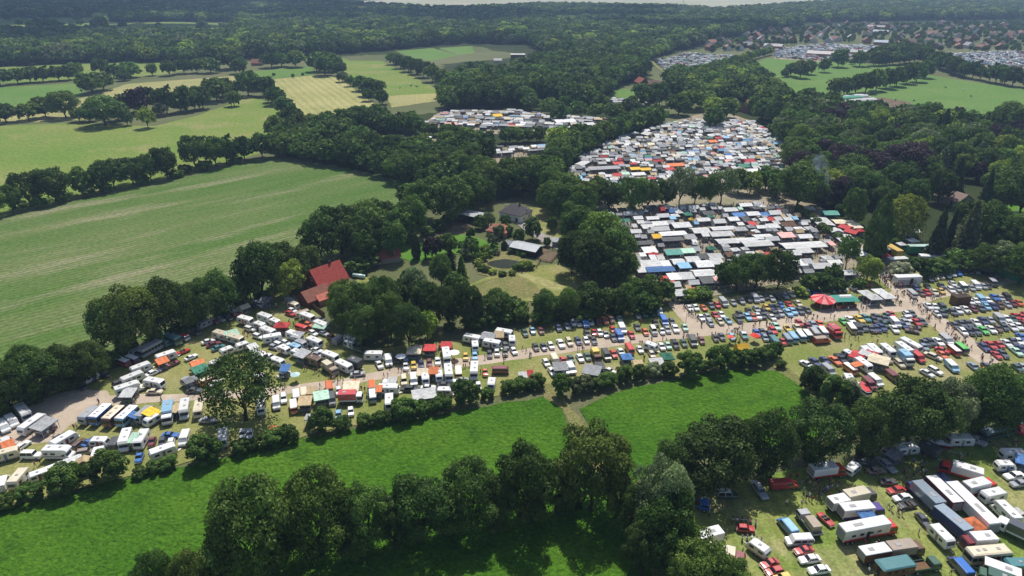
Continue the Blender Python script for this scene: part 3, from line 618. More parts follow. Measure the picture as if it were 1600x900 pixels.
def scatter(name, pts, rots, scales, idx, objs, kind='stuff', col1=None, col2=None):
    """one object that holds a mass nobody could count: copies of the given meshes on points"""
    col = bpy.data.collections.new(name + '_kinds')
    for o in objs: col.objects.link(o)
    me = bpy.data.meshes.new(name); me.from_pydata([tuple(p) for p in pts], [], [])
    for nm, ty, dat in (('rot', 'FLOAT_VECTOR', rots), ('scl', 'FLOAT_VECTOR', scales), ('pick', 'INT', idx), ('col1', 'FLOAT_VECTOR', col1), ('col2', 'FLOAT_VECTOR', col2)):
        if dat is None: continue
        a = me.attributes.new(nm, ty, 'POINT'); arr = np.array(dat, dtype=np.float32 if ty != 'INT' else np.int32)
        a.data.foreach_set('vector' if ty != 'INT' else 'value', arr.ravel())
    o = link(name, me); o['kind'] = kind
    ng = bpy.data.node_groups.new(name, 'GeometryNodeTree')
    ng.interface.new_socket('Geometry', in_out='INPUT', socket_type='NodeSocketGeometry'); ng.interface.new_socket('Geometry', in_out='OUTPUT', socket_type='NodeSocketGeometry')
    N, L = ng.nodes, ng.links; gi = N.new('NodeGroupInput'); go = N.new('NodeGroupOutput')
    ci = N.new('GeometryNodeCollectionInfo'); ci.inputs['Collection'].default_value = col; ci.inputs['Separate Children'].default_value = True; ci.inputs['Reset Children'].default_value = True
    ip = N.new('GeometryNodeInstanceOnPoints'); ip.inputs['Pick Instance'].default_value = True
    def na(nm, ty):
        a = N.new('GeometryNodeInputNamedAttribute'); a.data_type = ty; a.inputs[0].default_value = nm; return a.outputs[0]
    L.new(gi.outputs[0], ip.inputs['Points']); L.new(ci.outputs[0], ip.inputs['Instance'])
    L.new(na('pick', 'INT'), ip.inputs['Instance Index']); L.new(na('scl', 'FLOAT_VECTOR'), ip.inputs['Scale'])
    er = N.new('FunctionNodeEulerToRotation'); L.new(na('rot', 'FLOAT_VECTOR'), er.inputs[0]); L.new(er.outputs[0], ip.inputs['Rotation'])
    L.new(ip.outputs[0], go.inputs[0])
    md = o.modifiers.new('scatter', 'NODES'); md.node_group = ng
    return o

src = []
for k in range(4):
    src.append(bpy.data.objects.new('wood_tree', tree_proto('round', 2, k)[0]))
FAR_WOOD = [s for s in FAR_WOOD if -80 < proj(s[0])[0] < 1680]
o = scatter('far_woods', [(s[0].x, s[0].y, -.3) for s in FAR_WOOD], [(0, 0, rnd.uniform(0, 6.28)) for s in FAR_WOOD], [(s[2] * 1.12, s[2] * 1.12, s[1]) for s in FAR_WOOD],
            [rnd.randrange(4) for s in FAR_WOOD], src, col1=[var_tone(s[4]) for s in FAR_WOOD])
o['label'] = 'dark green mass of woods stretching to the far edge of the landscape'; o['category'] = 'woods'
print('TREES', len(SINGLE), 'mass', len(FAR_WOOD), 'far', SINGLE[-1][0])

# ------------------------------------------------------------------ vehicles
def wheels(parts, xs, y, r, w=.2, b=None):
    for x in xs:
        for s in (-1, 1):
            t = MB(); t.cyl((x, s * (y - w), r), (x, s * (y + .015), r), r, r, 12, 'rubber'); parts.append(('wheel', t))
            t = MB(); t.cyl((x, s * y, r), (x, s * (y + .03), r), r * .58, r * .5, 8, 'grey_plastic'); parts.append(('wheel/rim', t))
def lamps(parts, x, y, z, back, zb=None):
    for s in (-1, 1):
        t = MB(); t.cyl((x - .05, s * y, z), (x + .03, s * y, z), .1, .085, 8, 'lamp_glass'); parts.append(('headlight', t))
        t = MB(); t.box((back, s * y, zb or z), (.06, .2, .12), 'red_lamp'); parts.append(('tail_light', t))
def smooth_ring(x, w, z0, z1, z2, z3, tw):
    return [(x, -w * .9, z0), (x, -w, z1), (x, -w, z2), (x, -w * tw, z3), (x, 0, z3 + .03), (x, w * tw, z3), (x, w, z2), (x, w, z1), (x, w * .9, z0)]
def car(L=4.4, Wd=1.7, H=1.38, belt=.9, g0=(-.36, .2), g1=(-.24, .07), hood=.86, tail=.86, nose=.66, open_top=False, roundness=.0, two_tone=False, bed=False):
    parts = []; w = Wd / 2; b = MB()
    st = [(-.5, .80, tail - .12), (-.475, .92, tail - .02), (-.38, .98, tail), (g0[0], 1, belt - .01), (0, 1, belt), (g0[1], 1, belt - .01), (.36, .98, hood), (.46, .93, (hood + nose) / 2 + .05), (.49, .86, nose), (.5, .78, nose - .1)]
    if bed: st[1:4] = [(-.49, .98, belt), (-.3, 1, belt), (g0[0], 1, belt)]
    if roundness:
        st = [(-.5, .5, .55), (-.46, .66, .78), (-.38, .84, .95), (-.28, .95, 1.0), (0, 1, .95), (.2, .97, .94), (.34, .86, .92), (.44, .72, .8), (.49, .55, .62), (.5, .45, .5)]
    b.loft([smooth_ring(x * L, w * k, .26, .36, max(.4, z - .16), z, .93) for x, k, z in st], 'paint')
    if roundness:                                            # running boards and mudguards
        for s in (-1, 1):
            for x in (-.3 * L, .31 * L): b.loft([[(x + .46 * math.cos(t) * k, y, .32 + .42 * math.sin(t) * k) for t in [j * math.pi / 6 for j in range(7)]] for y, k in ((s * .55, 1), (s * .78, .95), (s * .8, .7))], 'paint')
            b.box((0, s * .76, .34), (1.5, .2, .06), 'rubber')
    bump = MB(); bump.box((.5 * L + .02, 0, .46), (.1, Wd * .92, .13), 'chrome'); parts.append(('bumper', bump))
    bump = MB(); bump.box((-.5 * L - .02, 0, .5), (.1, Wd * .92, .13), 'chrome'); parts.append(('bumper', bump))
    wb, wt = w * .92, w * .74
    x0, x1, t0, t1 = g0[0] * L, g0[1] * L, g1[0] * L, g1[1] * L
    if open_top:
        b.box((x0 * .5 + x1 * .5, 0, belt + .015), ((x1 - x0) * .86, Wd * .78, .06), 'seat_leather')
        for k in (.3, .75):
            for s in (-1, 1): b.box((x0 + (x1 - x0) * k, s * .36, belt + .12), (.22, .5, .3), 'seat_leather')
        g = MB(); g.box((x1 - .12, 0, belt + .2), (.06, Wd * .8, .42), 'car_glass', top=(1, .86)); parts.append(('windscreen', g))
    else:
        zr = H - .05
        glass = MB(); bot = [(x0, -wb, belt - .03), (x1, -wb, belt - .03), (x1, wb, belt - .03), (x0, wb, belt - .03)]; top = [(t0, -wt, zr), (t1, -wt, zr), (t1, wt, zr), (t0, wt, zr)]
        glass.loft([bot, top], 'car_glass'); parts.append(('window_glass', glass))
        r = MB(); e = .02
        r.loft([[(t0 - e, -wt - e, zr - .02), (t1 + e, -wt - e, zr - .02), (t1 + e, wt + e, zr - .02), (t0 - e, wt + e, zr - .02)],
                [(t0 + .08, -wt + .09, H), (t1 - .1, -wt + .09, H), (t1 - .1, wt - .09, H), (t0 + .08, wt - .09, H)]], 'second_paint' if two_tone else 'paint')
        pm = 'second_paint' if two_tone else 'paint'
        for (a, c) in zip(bot, top): r.cyl(a, c, .045, .04, 5, pm)
        for s in (-1, 1):
            for f in ((.52,) if L < 4.5 else (.45, .72)):
                xa = x0 + (x1 - x0) * f; xb = t0 + (t1 - t0) * f; r.cyl((xa, s * (wb + .005), belt - .03), (xb, s * (wt + .01), zr), .05, .045, 5, pm)
        parts.append(('roof', r))
    if bed: b.box((-.33 * L, 0, belt + .012), (.28 * L, Wd * .82, .02), 'underside')
    wheels(parts, (-.3 * L, .31 * L), w * .985, .31)
    if not roundness: lamps(parts, .49 * L, w * .68, nose - .04, -.5 * L, tail - .2)
    return [('body', b)] + parts

def van(L=4.4, Wd=1.75, H=1.95, nose=.0, split=1.18, wband=(1.22, 1.66), glaze=1.0, roofcol=True, flat=False):
    """box vans and small buses: nose = length of the bonnet"""
    parts = []; b = MB(); x0, x1 = -L / 2, L / 2; hw = Wd / 2
    f = x1 - nose
    if nose > .3: pts = [(x0, .3), (x1, .3), (x1, .75), (x1 - .12, .95), (f + .1, 1.08), (f - .32, H - .25), (f - .55, H - .12), (x0 + .05, H - .12), (x0, H - .3)]
    else: pts = [(x0, .3), (x1 - .05, .3), (x1, .55), (x1 - .02, 1.12), (x1 - .22, H - .3), (x1 - .42, H - .12), (x0 + .1, H - .12), (x0, H - .32)]
    b.profile(pts, hw, .12, 'paint')
    r = MB(); r.loft([[(x0 + .06, -hw + .1, H - .2), (f - .4, -hw + .1, H - .2), (f - .4, hw - .1, H - .2), (x0 + .06, hw - .1, H - .2)], [(x0 + .04, -hw + .06, H - .1), (f - .38, -hw + .06, H - .1), (f - .38, hw - .06, H - .1), (x0 + .04, hw - .06, H - .1)],
                      [(x0 + .2, -hw + .25, H), (f - .6, -hw + .25, H), (f - .6, hw - .25, H), (x0 + .2, hw - .25, H)]], 'second_paint' if roofcol else 'paint'); parts.append(('roof', r))
    z0, z1 = wband
    g = MB(); xs = f - .02; xe = x0 - .012 if glaze > .9 else f - L * glaze; ha = hw + .012
    # band of glass round the cab and, on buses, along the whole body
    wr = .3 if nose > .3 else .2
    ringb = [(xe, -ha, z0), (xs - .05, -ha, z0), (xs + .03, -ha + .15, z0), (xs + .03, ha - .15, z0), (xs - .05, ha, z0), (xe, ha, z0)]
    ringt = [(xe, -ha, z1), (xs - wr - .06, -ha, z1), (xs - wr + .02, -ha + .15, z1), (xs - wr + .02, ha - .15, z1), (xs - wr - .06, ha, z1), (xe, ha, z1)]
    g.loft([ringb, ringt], 'car_glass'); parts.append(('window_band', g))
    p = MB(); n = max(1, int((xs - xe) / 1.15))
    for k in range(1, n + 1):
        xx = xs - .35 - (xs - .35 - xe) * k / (n + .001)
        p.box((xx, 0, (z0 + z1) / 2), (.13, Wd + .05, z1 - z0 + .02), 'paint')
    b.merge(p)
    bump = MB(); bump.box((x1 + .02, 0, .42), (.12, Wd * .95, .16), 'chrome' if nose < .3 else 'grey_plastic'); parts.append(('bumper', bump))
    wheels(parts, (-.3 * L, .31 * L - (.0 if nose < .3 else .05)), hw * .985, .32)
    lamps(parts, x1 - .01, hw * .68, .78, x0 - .01)
    return [('body', b)] + parts

def bus(L=9.5, Wd=2.4, H=2.95):
    parts = []; b = MB(); x0, x1 = -L / 2, L / 2; hw = Wd / 2
    b.profile([(x0, .4), (x1 - .1, .4), (x1, .7), (x1, 1.4), (x1 - .15, H - .45), (x1 - .4, H - .16), (x0 + .3, H - .16), (x0 + .08, H - .5), (x0, 1.3)], hw, .14, 'paint')
    r = MB(); r.loft([[(x0 + .25, -hw + .1, H - .25), (x1 - .4, -hw + .1, H - .25), (x1 - .4, hw - .1, H - .25), (x0 + .25, hw - .1, H - .25)], [(x0 + .2, -hw + .05, H - .14), (x1 - .35, -hw + .05, H - .14), (x1 - .35, hw - .05, H - .14), (x0 + .2, hw - .05, H - .14)],
                      [(x0 + .5, -hw + .35, H), (x1 - .7, -hw + .35, H), (x1 - .7, hw - .35, H), (x0 + .5, hw - .35, H)]], 'second_paint'); parts.append(('roof', r))
    for k in (-.22, .12, .28): h = MB(); h.box((k * L, 0, H + .03), (.8, .6, .1), 'grey_plastic', top=(.9, .9)); parts.append(('roof_hatch', h))
    g = MB(); ha = hw + .012; z0, z1 = 1.42, 2.25
    rb = [(x0 - .01, -ha, z0), (x1 - .12, -ha, z0), (x1 + .02, -ha + .2, z0 - .1), (x1 + .02, ha - .2, z0 - .1), (x1 - .12, ha, z0), (x0 - .01, ha, z0)]
    rt = [(x0 + .05, -ha, z1), (x1 - .22, -ha, z1), (x1 - .08, -ha + .2, z1), (x1 - .08, ha - .2, z1), (x1 - .22, ha, z1), (x0 + .05, ha, z1)]
    g.loft([rb, rt], 'car_glass'); parts.append(('window_band', g))
    n = int(L / 1.3)
    for k in range(1, n): b.box((x0 + L * k / n, 0, (z0 + z1) / 2), (.12, Wd + .05, z1 - z0 + .02), 'paint')
    wheels(parts, (-.28 * L, .3 * L), hw * .985, .48, .28); lamps(parts, x1, hw * .7, .85, x0)
    bump = MB(); bump.box((x1 + .04, 0, .5), (.14, Wd * .98, .24), 'chrome'); parts.append(('bumper', bump))
    return [('body', b)] + parts

def side_window(parts, x, y, z, w, h):
    t = MB(); s = 1 if y > 0 else -1
    t.box((x, y, z), (w, .03, h), 'car_glass'); parts.append(('window', t))
def caravan(L=5.0, Wd=2.1, H=2.5, curve=.5):
    parts = []; b = MB(); x0, x1 = -L / 2, L / 2
    pts = [(x0 + .15, .45), (x1 - .25, .45), (x1, .85), (x1 - .1, 1.35), (x1 - curve * .9, H - .22), (x1 - curve - .35, H), (x0 + curve * .5 + .2, H), (x0 + .1, H - .3 - curve * .3), (x0, 1.3), (x0, .7)]
    b.profile(pts, Wd / 2, .1, 'paint'); y = Wd / 2 + .005
    for s in (-1, 1):
        for x, w in ((-.25 * L, .95), (.2 * L, .9)): side_window(parts, x, s * y, 1.6, w, .55)
    t = MB(); t.box((x0 + .02, 0, 1.6), (.12, Wd * .62, .5), 'car_glass'); parts.append(('window', t))
    a, c = Vector((x1 - .12, 0, 1.42)), Vector((x1 - curve * .82, 0, H - .34)); d = (c - a).normalized(); nn = Vector((d.z, 0, -d.x)) * .02; hwn = Wd * .36
    t = MB(); t.quad(a + nn + Vector((0, -hwn, 0)), a + nn + Vector((0, hwn, 0)), c + nn + Vector((0, hwn, 0)), c + nn + Vector((0, -hwn, 0)), 'car_glass'); parts.append(('front_window', t))
    t = MB(); t.box((-.05 * L, 0, H + .04), (.6, .6, .12), 'grey_plastic', top=(.85, .85)); parts.append(('roof_hatch', t))
    t = MB(); t.box((x0 + L * .5, -y, 1.32), (.62, .02, 1.6), 'second_paint'); parts.append(('door', t))
    t = MB(); t.box((0, 0, .72), (L * .93, Wd + .012, .13), 'second_paint'); parts.append(('stripe', t))
    t = MB(); t.cyl((x1 - .4, 0, .5), (x1 + 1.0, 0, .5), .06, .05, 6, 'pole_metal'); t.cyl((x1 - .4, .5, .5), (x1 + .7, 0, .5), .04, .04, 5, 'pole_metal'); t.cyl((x1 - .4, -.5, .5), (x1 + .7, 0, .5), .04, .04, 5, 'pole_metal'); parts.append(('drawbar', t))
    wheels(parts, (-.06 * L,), Wd / 2 - .02, .31)
    return [('body', b)] + parts
def motorhome(L=6.2, Wd=2.15, H=2.9):
    parts = []; b = MB(); x0, x1 = -L / 2, L / 2; f = x1 - .75
    b.profile([(x0, .5), (x1, .45), (x1, .8), (x1 - .12, 1.0), (f + .05, 1.15), (f - .42, 1.85), (f + .25, 2.05), (f + .3, 2.4), (f - .1, H - .08), (f - .5, H), (x0 + .1, H), (x0, H - .15)], Wd / 2, .09, 'paint')
    a, c = Vector((f + .07, 0, 1.2)), Vector((f - .37, 0, 1.82)); d = (c - a).normalized(); nn = Vector((d.z, 0, -d.x)) * .025; hwn = Wd * .42
    t = MB(); t.quad(a + nn + Vector((0, -hwn, 0)), a + nn + Vector((0, hwn, 0)), c + nn + Vector((0, hwn, 0)), c + nn + Vector((0, -hwn, 0)), 'car_glass'); parts.append(('windscreen', t))
    y = Wd / 2 + .005
    for s in (-1, 1):
        side_window(parts, f - .75, s * y, 1.45, .7, .5); side_window(parts, -.1 * L, s * y, 1.85, 1.0, .5); side_window(parts, -.36 * L, s * y, 1.85, .8, .5)
        t = MB(); t.box((-.1 * L, s * y, 1.15), (L * .72, .015, .16), 'second_paint'); parts.append(('stripe', t))
    t = MB(); t.box((x0, 0, 1.85), (.03, 1.1, .5), 'car_glass'); parts.append(('window', t))
    for k in (-.3, .1): t = MB(); t.box((k * L, .2, H + .04), (.6, .6, .12), 'grey_plastic', top=(.85, .85)); parts.append(('roof_hatch', t))
    bump = MB(); bump.box((x1 + .02, 0, .5), (.14, Wd * .92, .2), 'grey_plastic'); parts.append(('bumper', bump))
    wheels(parts, (-.27 * L, .31 * L), Wd / 2 - .03, .34); lamps(parts, x1, Wd * .36, .8, x0)
    return [('body', b)] + parts
def cab(b_, parts, x0, x1, Wd, H, col='paint'):
    b = MB(); b.profile([(x0, .55), (x1, .55), (x1 + .02, .9), (x1, 1.4), (x1 - .22, H - .2), (x1 - .45, H), (x0 + .05, H), (x0, H - .1)], Wd / 2, .1, col); parts.append(('cab', b))
    g = MB(); ha = Wd / 2 + .012; z0, z1 = 1.45, min(H - .3, 2.25)
    g.loft([[(x0 + .3, -ha, z0), (x1 - .06, -ha, z0), (x1 + .02, -ha + .18, z0), (x1 + .02, ha - .18, z0), (x1 - .06, ha, z0), (x0 + .3, ha, z0)], [(x0 + .3, -ha, z1), (x1 - .26, -ha, z1), (x1 - .17, -ha + .18, z1), (x1 - .17, ha - .18, z1), (x1 - .26, ha, z1), (x0 + .3, ha, z1)]], 'car_glass'); parts.append(('cab_glass', g))
    bm = MB(); bm.box((x1 + .05, 0, .6), (.16, Wd * .97, .28), 'grey_plastic'); parts.append(('bumper', bm)); lamps(parts, x1 + .05, Wd * .36, .95, x0 - .05, .8)
def lorry(L=8.0, Wd=2.4, H=3.3, cabL=1.9, load='box', trailer=False, stripe=False):
    """cab painted col2, load area col1; load = box / crate / flat"""
    parts = []; x0, x1 = -L / 2, L / 2; b = MB()
    xb = x1 - (cabL + .15 if not trailer else 0)
    b.box(((x0 + xb) / 2, 0, .75), (xb - x0, Wd * .5, .3), 'underside')
    if not trailer: b.box((x1 - cabL / 2, 0, .7), (cabL, Wd * .5, .3), 'underside'); cab(b, parts, x1 - cabL, x1, Wd * .96, 2.55 if load == 'box' else 2.2, 'second_paint')
    xm = (x0 + xb) / 2; Lb = xb - x0
    if load == 'box':
        bx = MB(); bx.box((xm, 0, (1.0 + H - .09) / 2), (Lb, Wd, H - .09 - 1.0), 'second_paint' if trailer else 'paint'); parts.append(('cargo_box', bx))
        rf = MB(); rf.box((xm, 0, H - .04), (Lb + .05, Wd + .05, .1), 'paint' if not trailer else 'paint', top=(.985, .94)); rf.box((xm - Lb * .15, 0, H + .04), (Lb * .2, .8, .08), 'grey_plastic', top=(.95, .9)); parts.append(('box_roof', rf))
        sk = MB(); sk.box((xm, 0, 1.22), (Lb * .99, Wd + .02, .42), 'second_paint'); parts.append(('side_skirt', sk))
        if stripe:
            for s in (-1, 1):
                for k in (-.3, -.12, .08, .26): side_window(parts, xm + k * Lb, s * (Wd / 2 + .006), 2.25, .9, .55)
            d = MB(); d.box((xm + .02 * Lb, -Wd / 2 - .008, 1.75), (.8, .02, 1.8), 'underside'); parts.append(('door', d))
        dr = MB(); dr.box((x0 - .01, 0, 2.1), (.03, Wd * .9, H - 1.5), 'grey_plastic'); parts.append(('rear_door', dr))
    else:
        fb = MB(); fb.box((xm, 0, 1.0), (Lb, Wd, .14), 'wood')
        for s in (-1, 1): fb.box((xm, s * (Wd / 2 - .03), 1.25), (Lb, .06, .42), 'second_paint')
        fb.box((x0 + .03, 0, 1.25), (.06, Wd - .14, .42), 'second_paint'); parts.append(('load_bed', fb))
        if load == 'crate':
            c = MB(); c.box((xm - .1, 0, 1.9), (Lb * .72, Wd * .86, 1.66), 'paint', top=(.97, .97)); parts.append(('cover', c))
    r = .46
    wheels(parts, ([x0 + 1.1, x0 + 2.2] if L > 10 else [x0 + Lb * .25]) + ([x1 - cabL * .5] if not trailer else []), Wd / 2 - .03, r, .28)
    if trailer and L > 9:
        lg = MB(); lg.box((x1 - 1.6, 0, .5), (.15, Wd * .6, 1.0), 'underside'); parts.append(('landing_leg', lg))
    if trailer and L <= 9: t = MB(); t.cyl((x1 - .2, 0, .75), (x1 + 1.3, 0, .6), .07, .06, 6, 'pole_metal'); parts.append(('drawbar', t))
    return [('chassis', b)] + parts
def wagon():
    parts = []; b = MB(); b.box((0, 0, 1.75), (6.2, 2.3, 1.9), 'wood', top=(1.02, 1.06)); b.box((0, 0, .75), (6.0, 1.2, .2), 'underside')
    r = MB(); r.profile([(-3.35, 2.68), (3.35, 2.68), (3.35, 2.78), (2.9, 3.05), (-2.9, 3.05), (-3.35, 2.78)], 1.38, .2, 'paint'); parts.append(('roof', r))
    for s in (-1, 1):
        for x in (-2, -.6, .9, 2.2): side_window(parts, x, s * 1.2, 1.95, .7, .6)
    t = MB(); t.box((-3.14, 0, 1.6), (.04, .8, 1.7), 'dark_wood'); parts.append(('door', t))
    wheels(parts, (-1.9, 1.9), 1.05, .42); return [('body', b)] + parts
def motorbike():
    b = MB(); b.cyl((-.1, 0, .75), (.45, 0, .78), .16, .12, 8, 'paint'); b.box((-.35, 0, .8), (.7, .28, .12), 'seat_leather'); b.box((.05, 0, .45), (.5, .36, .35), 'chrome'); b.cyl((.45, 0, .8), (.75, 0, .32), .05, .04, 6, 'chrome'); b.cyl((.42, -.38, 1.02), (.42, .38, 1.02), .03, .03, 5, 'chrome'); b.cyl((.42, 0, .78), (.42, 0, 1.02), .04, .03, 5, 'chrome'); b.cyl((-.1, 0, .45), (-.7, 0, .32), .05, .04, 5, 'chrome')
    parts = []
    for x in (-.7, .75): t = MB(); t.cyl((x, -.06, .32), (x, .06, .32), .32, .32, 12, 'rubber'); parts.append(('wheel', t))
    return [('body', b)] + parts
def boat():
    b = MB(); b.loft([[(x, -w, z1), (x, -w * .7, z0), (x, 0, z0 - .12), (x, w * .7, z0), (x, w, z1)] for x, w, z0, z1 in ((-2.8, .95, .95, 1.7), (-1, 1.05, .9, 1.72), (1, .95, .95, 1.8), (2.3, .45, 1.15, 1.95), (2.9, .05, 1.5, 2.05))], 'second_paint')
    d = MB(); d.loft([[(x, -w, z), (x, 0, z + .06), (x, w, z)] for x, w, z in ((-2.7, .9, 1.72), (0, .98, 1.78), (2.3, .42, 1.97), (2.8, .05, 2.06))], 'paint', caps=False); d.box((.3, 0, 2.05), (1.5, 1.3, .5), 'paint', top=(.6, .8)); parts = [('deck', d)]
    t = MB(); t.box((0, 0, .6), (5.4, .25, .15), 'pole_metal'); t.cyl((2.6, 0, .6), (3.9, 0, .55), .06, .05, 6, 'pole_metal'); t.box((-.5, 0, .7), (.3, 1.6, .3), 'pole_metal'); parts.append(('trailer', t)); wheels(parts, (-.6,), .95, .32)
    return [('hull', b)] + parts

# code: (builder, noun, name, category, length, width, height)
VT = {
 's': (lambda: car(4.55, 1.72, 1.4), 'sedan', 'sedan_car', 'car', 4.55, 1.72, 1.4),
 'S': (lambda: car(5.3, 1.95, 1.42, g0=(-.3, .17), g1=(-.19, .06), hood=.9, tail=.88, two_tone=True), 'big sedan', 'sedan_car', 'car', 5.3, 1.95, 1.42),
 'h': (lambda: car(3.85, 1.64, 1.42, g0=(-.47, .2), g1=(-.37, .06), tail=.88), 'hatchback', 'hatchback_car', 'car', 3.85, 1.64, 1.42),
 'e': (lambda: car(4.6, 1.72, 1.45, g0=(-.485, .19), g1=(-.44, .07)), 'estate car', 'estate_car', 'car', 4.6, 1.72, 1.45),
 'E': (lambda: car(6.4, 1.85, 1.46, g0=(-.3, .22), g1=(-.24, .13)), 'long limousine', 'limousine', 'car', 6.4, 1.85, 1.46),
 'c': (lambda: car(4.3, 1.68, 1.28, belt=.84, g0=(-.38, .16), g1=(-.2, .03), hood=.8, nose=.6), 'coupe', 'coupe_car', 'car', 4.3, 1.68, 1.28),
 'r': (lambda: car(4.2, 1.66, 1.3, belt=.84, g0=(-.28, .14), g1=(-.2, .03), hood=.8, nose=.6, open_top=True), 'open roadster', 'roadster', 'car', 4.2, 1.66, 1.1),
 'k': (lambda: car(4.07, 1.6, 1.5, belt=.98, g0=(-.33, .2), g1=(-.19, .08), roundness=1), 'small rounded car', 'rounded_car', 'car', 4.07, 1.6, 1.5),
 'u': (lambda: car(5.0, 1.8, 1.6, belt=1.0, g0=(-.06, .23), g1=(-.03, .14), hood=.98, nose=.8, bed=True), 'pickup', 'pickup_car', 'car', 5.0, 1.8, 1.6),
 'j': (lambda: car(4.3, 1.75, 1.85, belt=1.1, g0=(-.49, .18), g1=(-.47, .13), hood=1.05, nose=.9, tail=1.0, two_tone=True), 'offroad car', 'offroad_car', 'car', 4.3, 1.75, 1.85),
 'v': (lambda: van(), 'camper bus', 'camper_bus', 'van', 4.4, 1.75, 1.95),
 't': (lambda: van(4.8, 1.85, 2.0, nose=.85, glaze=.32, wband=(1.12, 1.68)), 'panel van', 'panel_van', 'van', 4.8, 1.85, 2.0),
 'i': (lambda: van(4.9, 1.85, 2.0, nose=.85, wband=(1.12, 1.68)), 'window van', 'window_van', 'van', 4.9, 1.85, 2.0),
 'n': (lambda: caravan(4.2, 1.95, 2.3, .6), 'small caravan', 'caravan', 'caravan', 4.2, 1.95, 2.3),
 'N': (lambda: caravan(5.6, 2.15, 2.55, .35), 'caravan', 'caravan', 'caravan', 5.6, 2.15, 2.55),
 'm': (lambda: motorhome(), 'motorhome', 'motorhome', 'motorhome', 6.2, 2.15, 2.9),
 'b': (lambda: bus(), 'coach', 'coach', 'bus', 9.5, 2.4, 2.95),
 'x': (lambda: lorry(7.6, 2.35, 3.2), 'box lorry', 'box_lorry', 'lorry', 7.6, 2.35, 3.2),
 'f': (lambda: lorry(6.4, 2.2, 2.6, load='crate'), 'loaded lorry', 'flatbed_lorry', 'lorry', 6.4, 2.2, 2.4),
 'F': (lambda: lorry(5.6, 2.1, 2.3, load='flat'), 'flatbed lorry', 'flatbed_lorry', 'lorry', 5.6, 2.1, 1.9),
 'y': (lambda: lorry(13.5, 2.5, 3.8, load='box'), 'long lorry', 'long_lorry', 'lorry', 13.5, 2.5, 3.8),
 'Y': (lambda: lorry(12.5, 2.5, 3.7, load='box', stripe=True), 'show lorry', 'show_lorry', 'lorry', 12.5, 2.5, 3.7),
 'z': (lambda: lorry(11.5, 2.5, 3.7, load='box', trailer=True), 'box trailer', 'box_trailer', 'trailer', 11.5, 2.5, 3.7),
 'Z': (lambda: lorry(5.4, 2.3, 3.0, load='box', trailer=True), 'short box trailer', 'box_trailer', 'trailer', 5.4, 2.3, 3.0),
 'g': (wagon, 'showman wagon', 'showman_wagon', 'wagon', 6.2, 2.4, 3.05),
 'o': (motorbike, 'motorbike', 'motorbike', 'motorbike', 2.1, .7, 1.0),
 'B': (boat, 'motorboat on trailer', 'motorboat', 'boat', 5.8, 2.1, 2.0),
}
VC = {'w': ((.78, .78, .76), 'white'), 'g': ((.36, .37, .39), 'silver grey'), 'd': ((.06, .064, .07), 'dark grey'), 'k': ((.016, .016, .018), 'black'), 'r': ((.52, .025, .022), 'red'), 'p': ((.17, .02, .028), 'maroon'),
      'b': ((.03, .14, .46), 'blue'), 'n': ((.018, .03, .12), 'navy blue'), 'l': ((.25, .47, .66), 'light blue'), 't': ((.045, .20, .21), 'teal'), 'G': ((.02, .085, .045), 'dark green'), 'm': ((.42, .62, .48), 'mint green'),
      'e': ((.10, .48, .08), 'bright green'), 'o': ((.62, .13, .025), 'orange'), 'y': ((.70, .48, .07), 'yellow'), 'c': ((.66, .58, .42), 'cream'), 'B': ((.13, .065, .035), 'brown'), 'u': ((.06, .035, .20), 'purple'), 'a': ((.33, .26, .19), 'beige'), 's': ((.24, .30, .36), 'blue grey')}
VP = {}
def vproto(t):
    if t not in VP:
        parts = VT[t][0](); whole = MB()
        for nm, mb in parts: whole.merge(mb)
        VP[t] = ([(nm, mb.mesh(VT[t][2] + '_' + nm.split('/')[-1])) for nm, mb in parts], whole.mesh(VT[t][2]))
    return VP[t]
VEH = []       # dicts; placed after neighbours have been eased apart
def V(ox, oy, sc, place, ang, data, group='vehicles parked on the meadow'):
    """x y code [angle]: body centre and direction of the front, both as seen in a photo crop; code = type, colour, second colour, length"""
    for e in data.split(';'):
        t = e.split()
        if not t: continue
        mm = re.match(r'([a-zA-Z])([a-zA-Z])([a-zA-Z])?(\d+)?$', t[2])
        ty, c1, c2, ln = mm.groups(); a = R(float(t[3])) if len(t) > 3 else R(ang + rnd.uniform(-2.5, 2.5))
        u, v = ox + float(t[0]) / sc, oy + float(t[1]) / sc; spec = VT[ty]
        p = px(u, v, spec[6] * .5 + GZ); q = px(u + 6 * math.cos(a), v + 6 * math.sin(a), spec[6] * .5 + GZ)
        s = float(ln) / spec[4] if ln else rnd.uniform(.97, 1.03) * (.89 if ty in 'sSheckrE' else 1)
        VEH.append(dict(x=p.x, y=p.y, a=math.atan2(q.y - p.y, q.x - p.x), t=ty, c=c1, c2=c2 or c1, s=s, L=spec[4] * s + .12, W=spec[5] * (1 if ln else s) + .15, place=place, group=group, n2=c2))

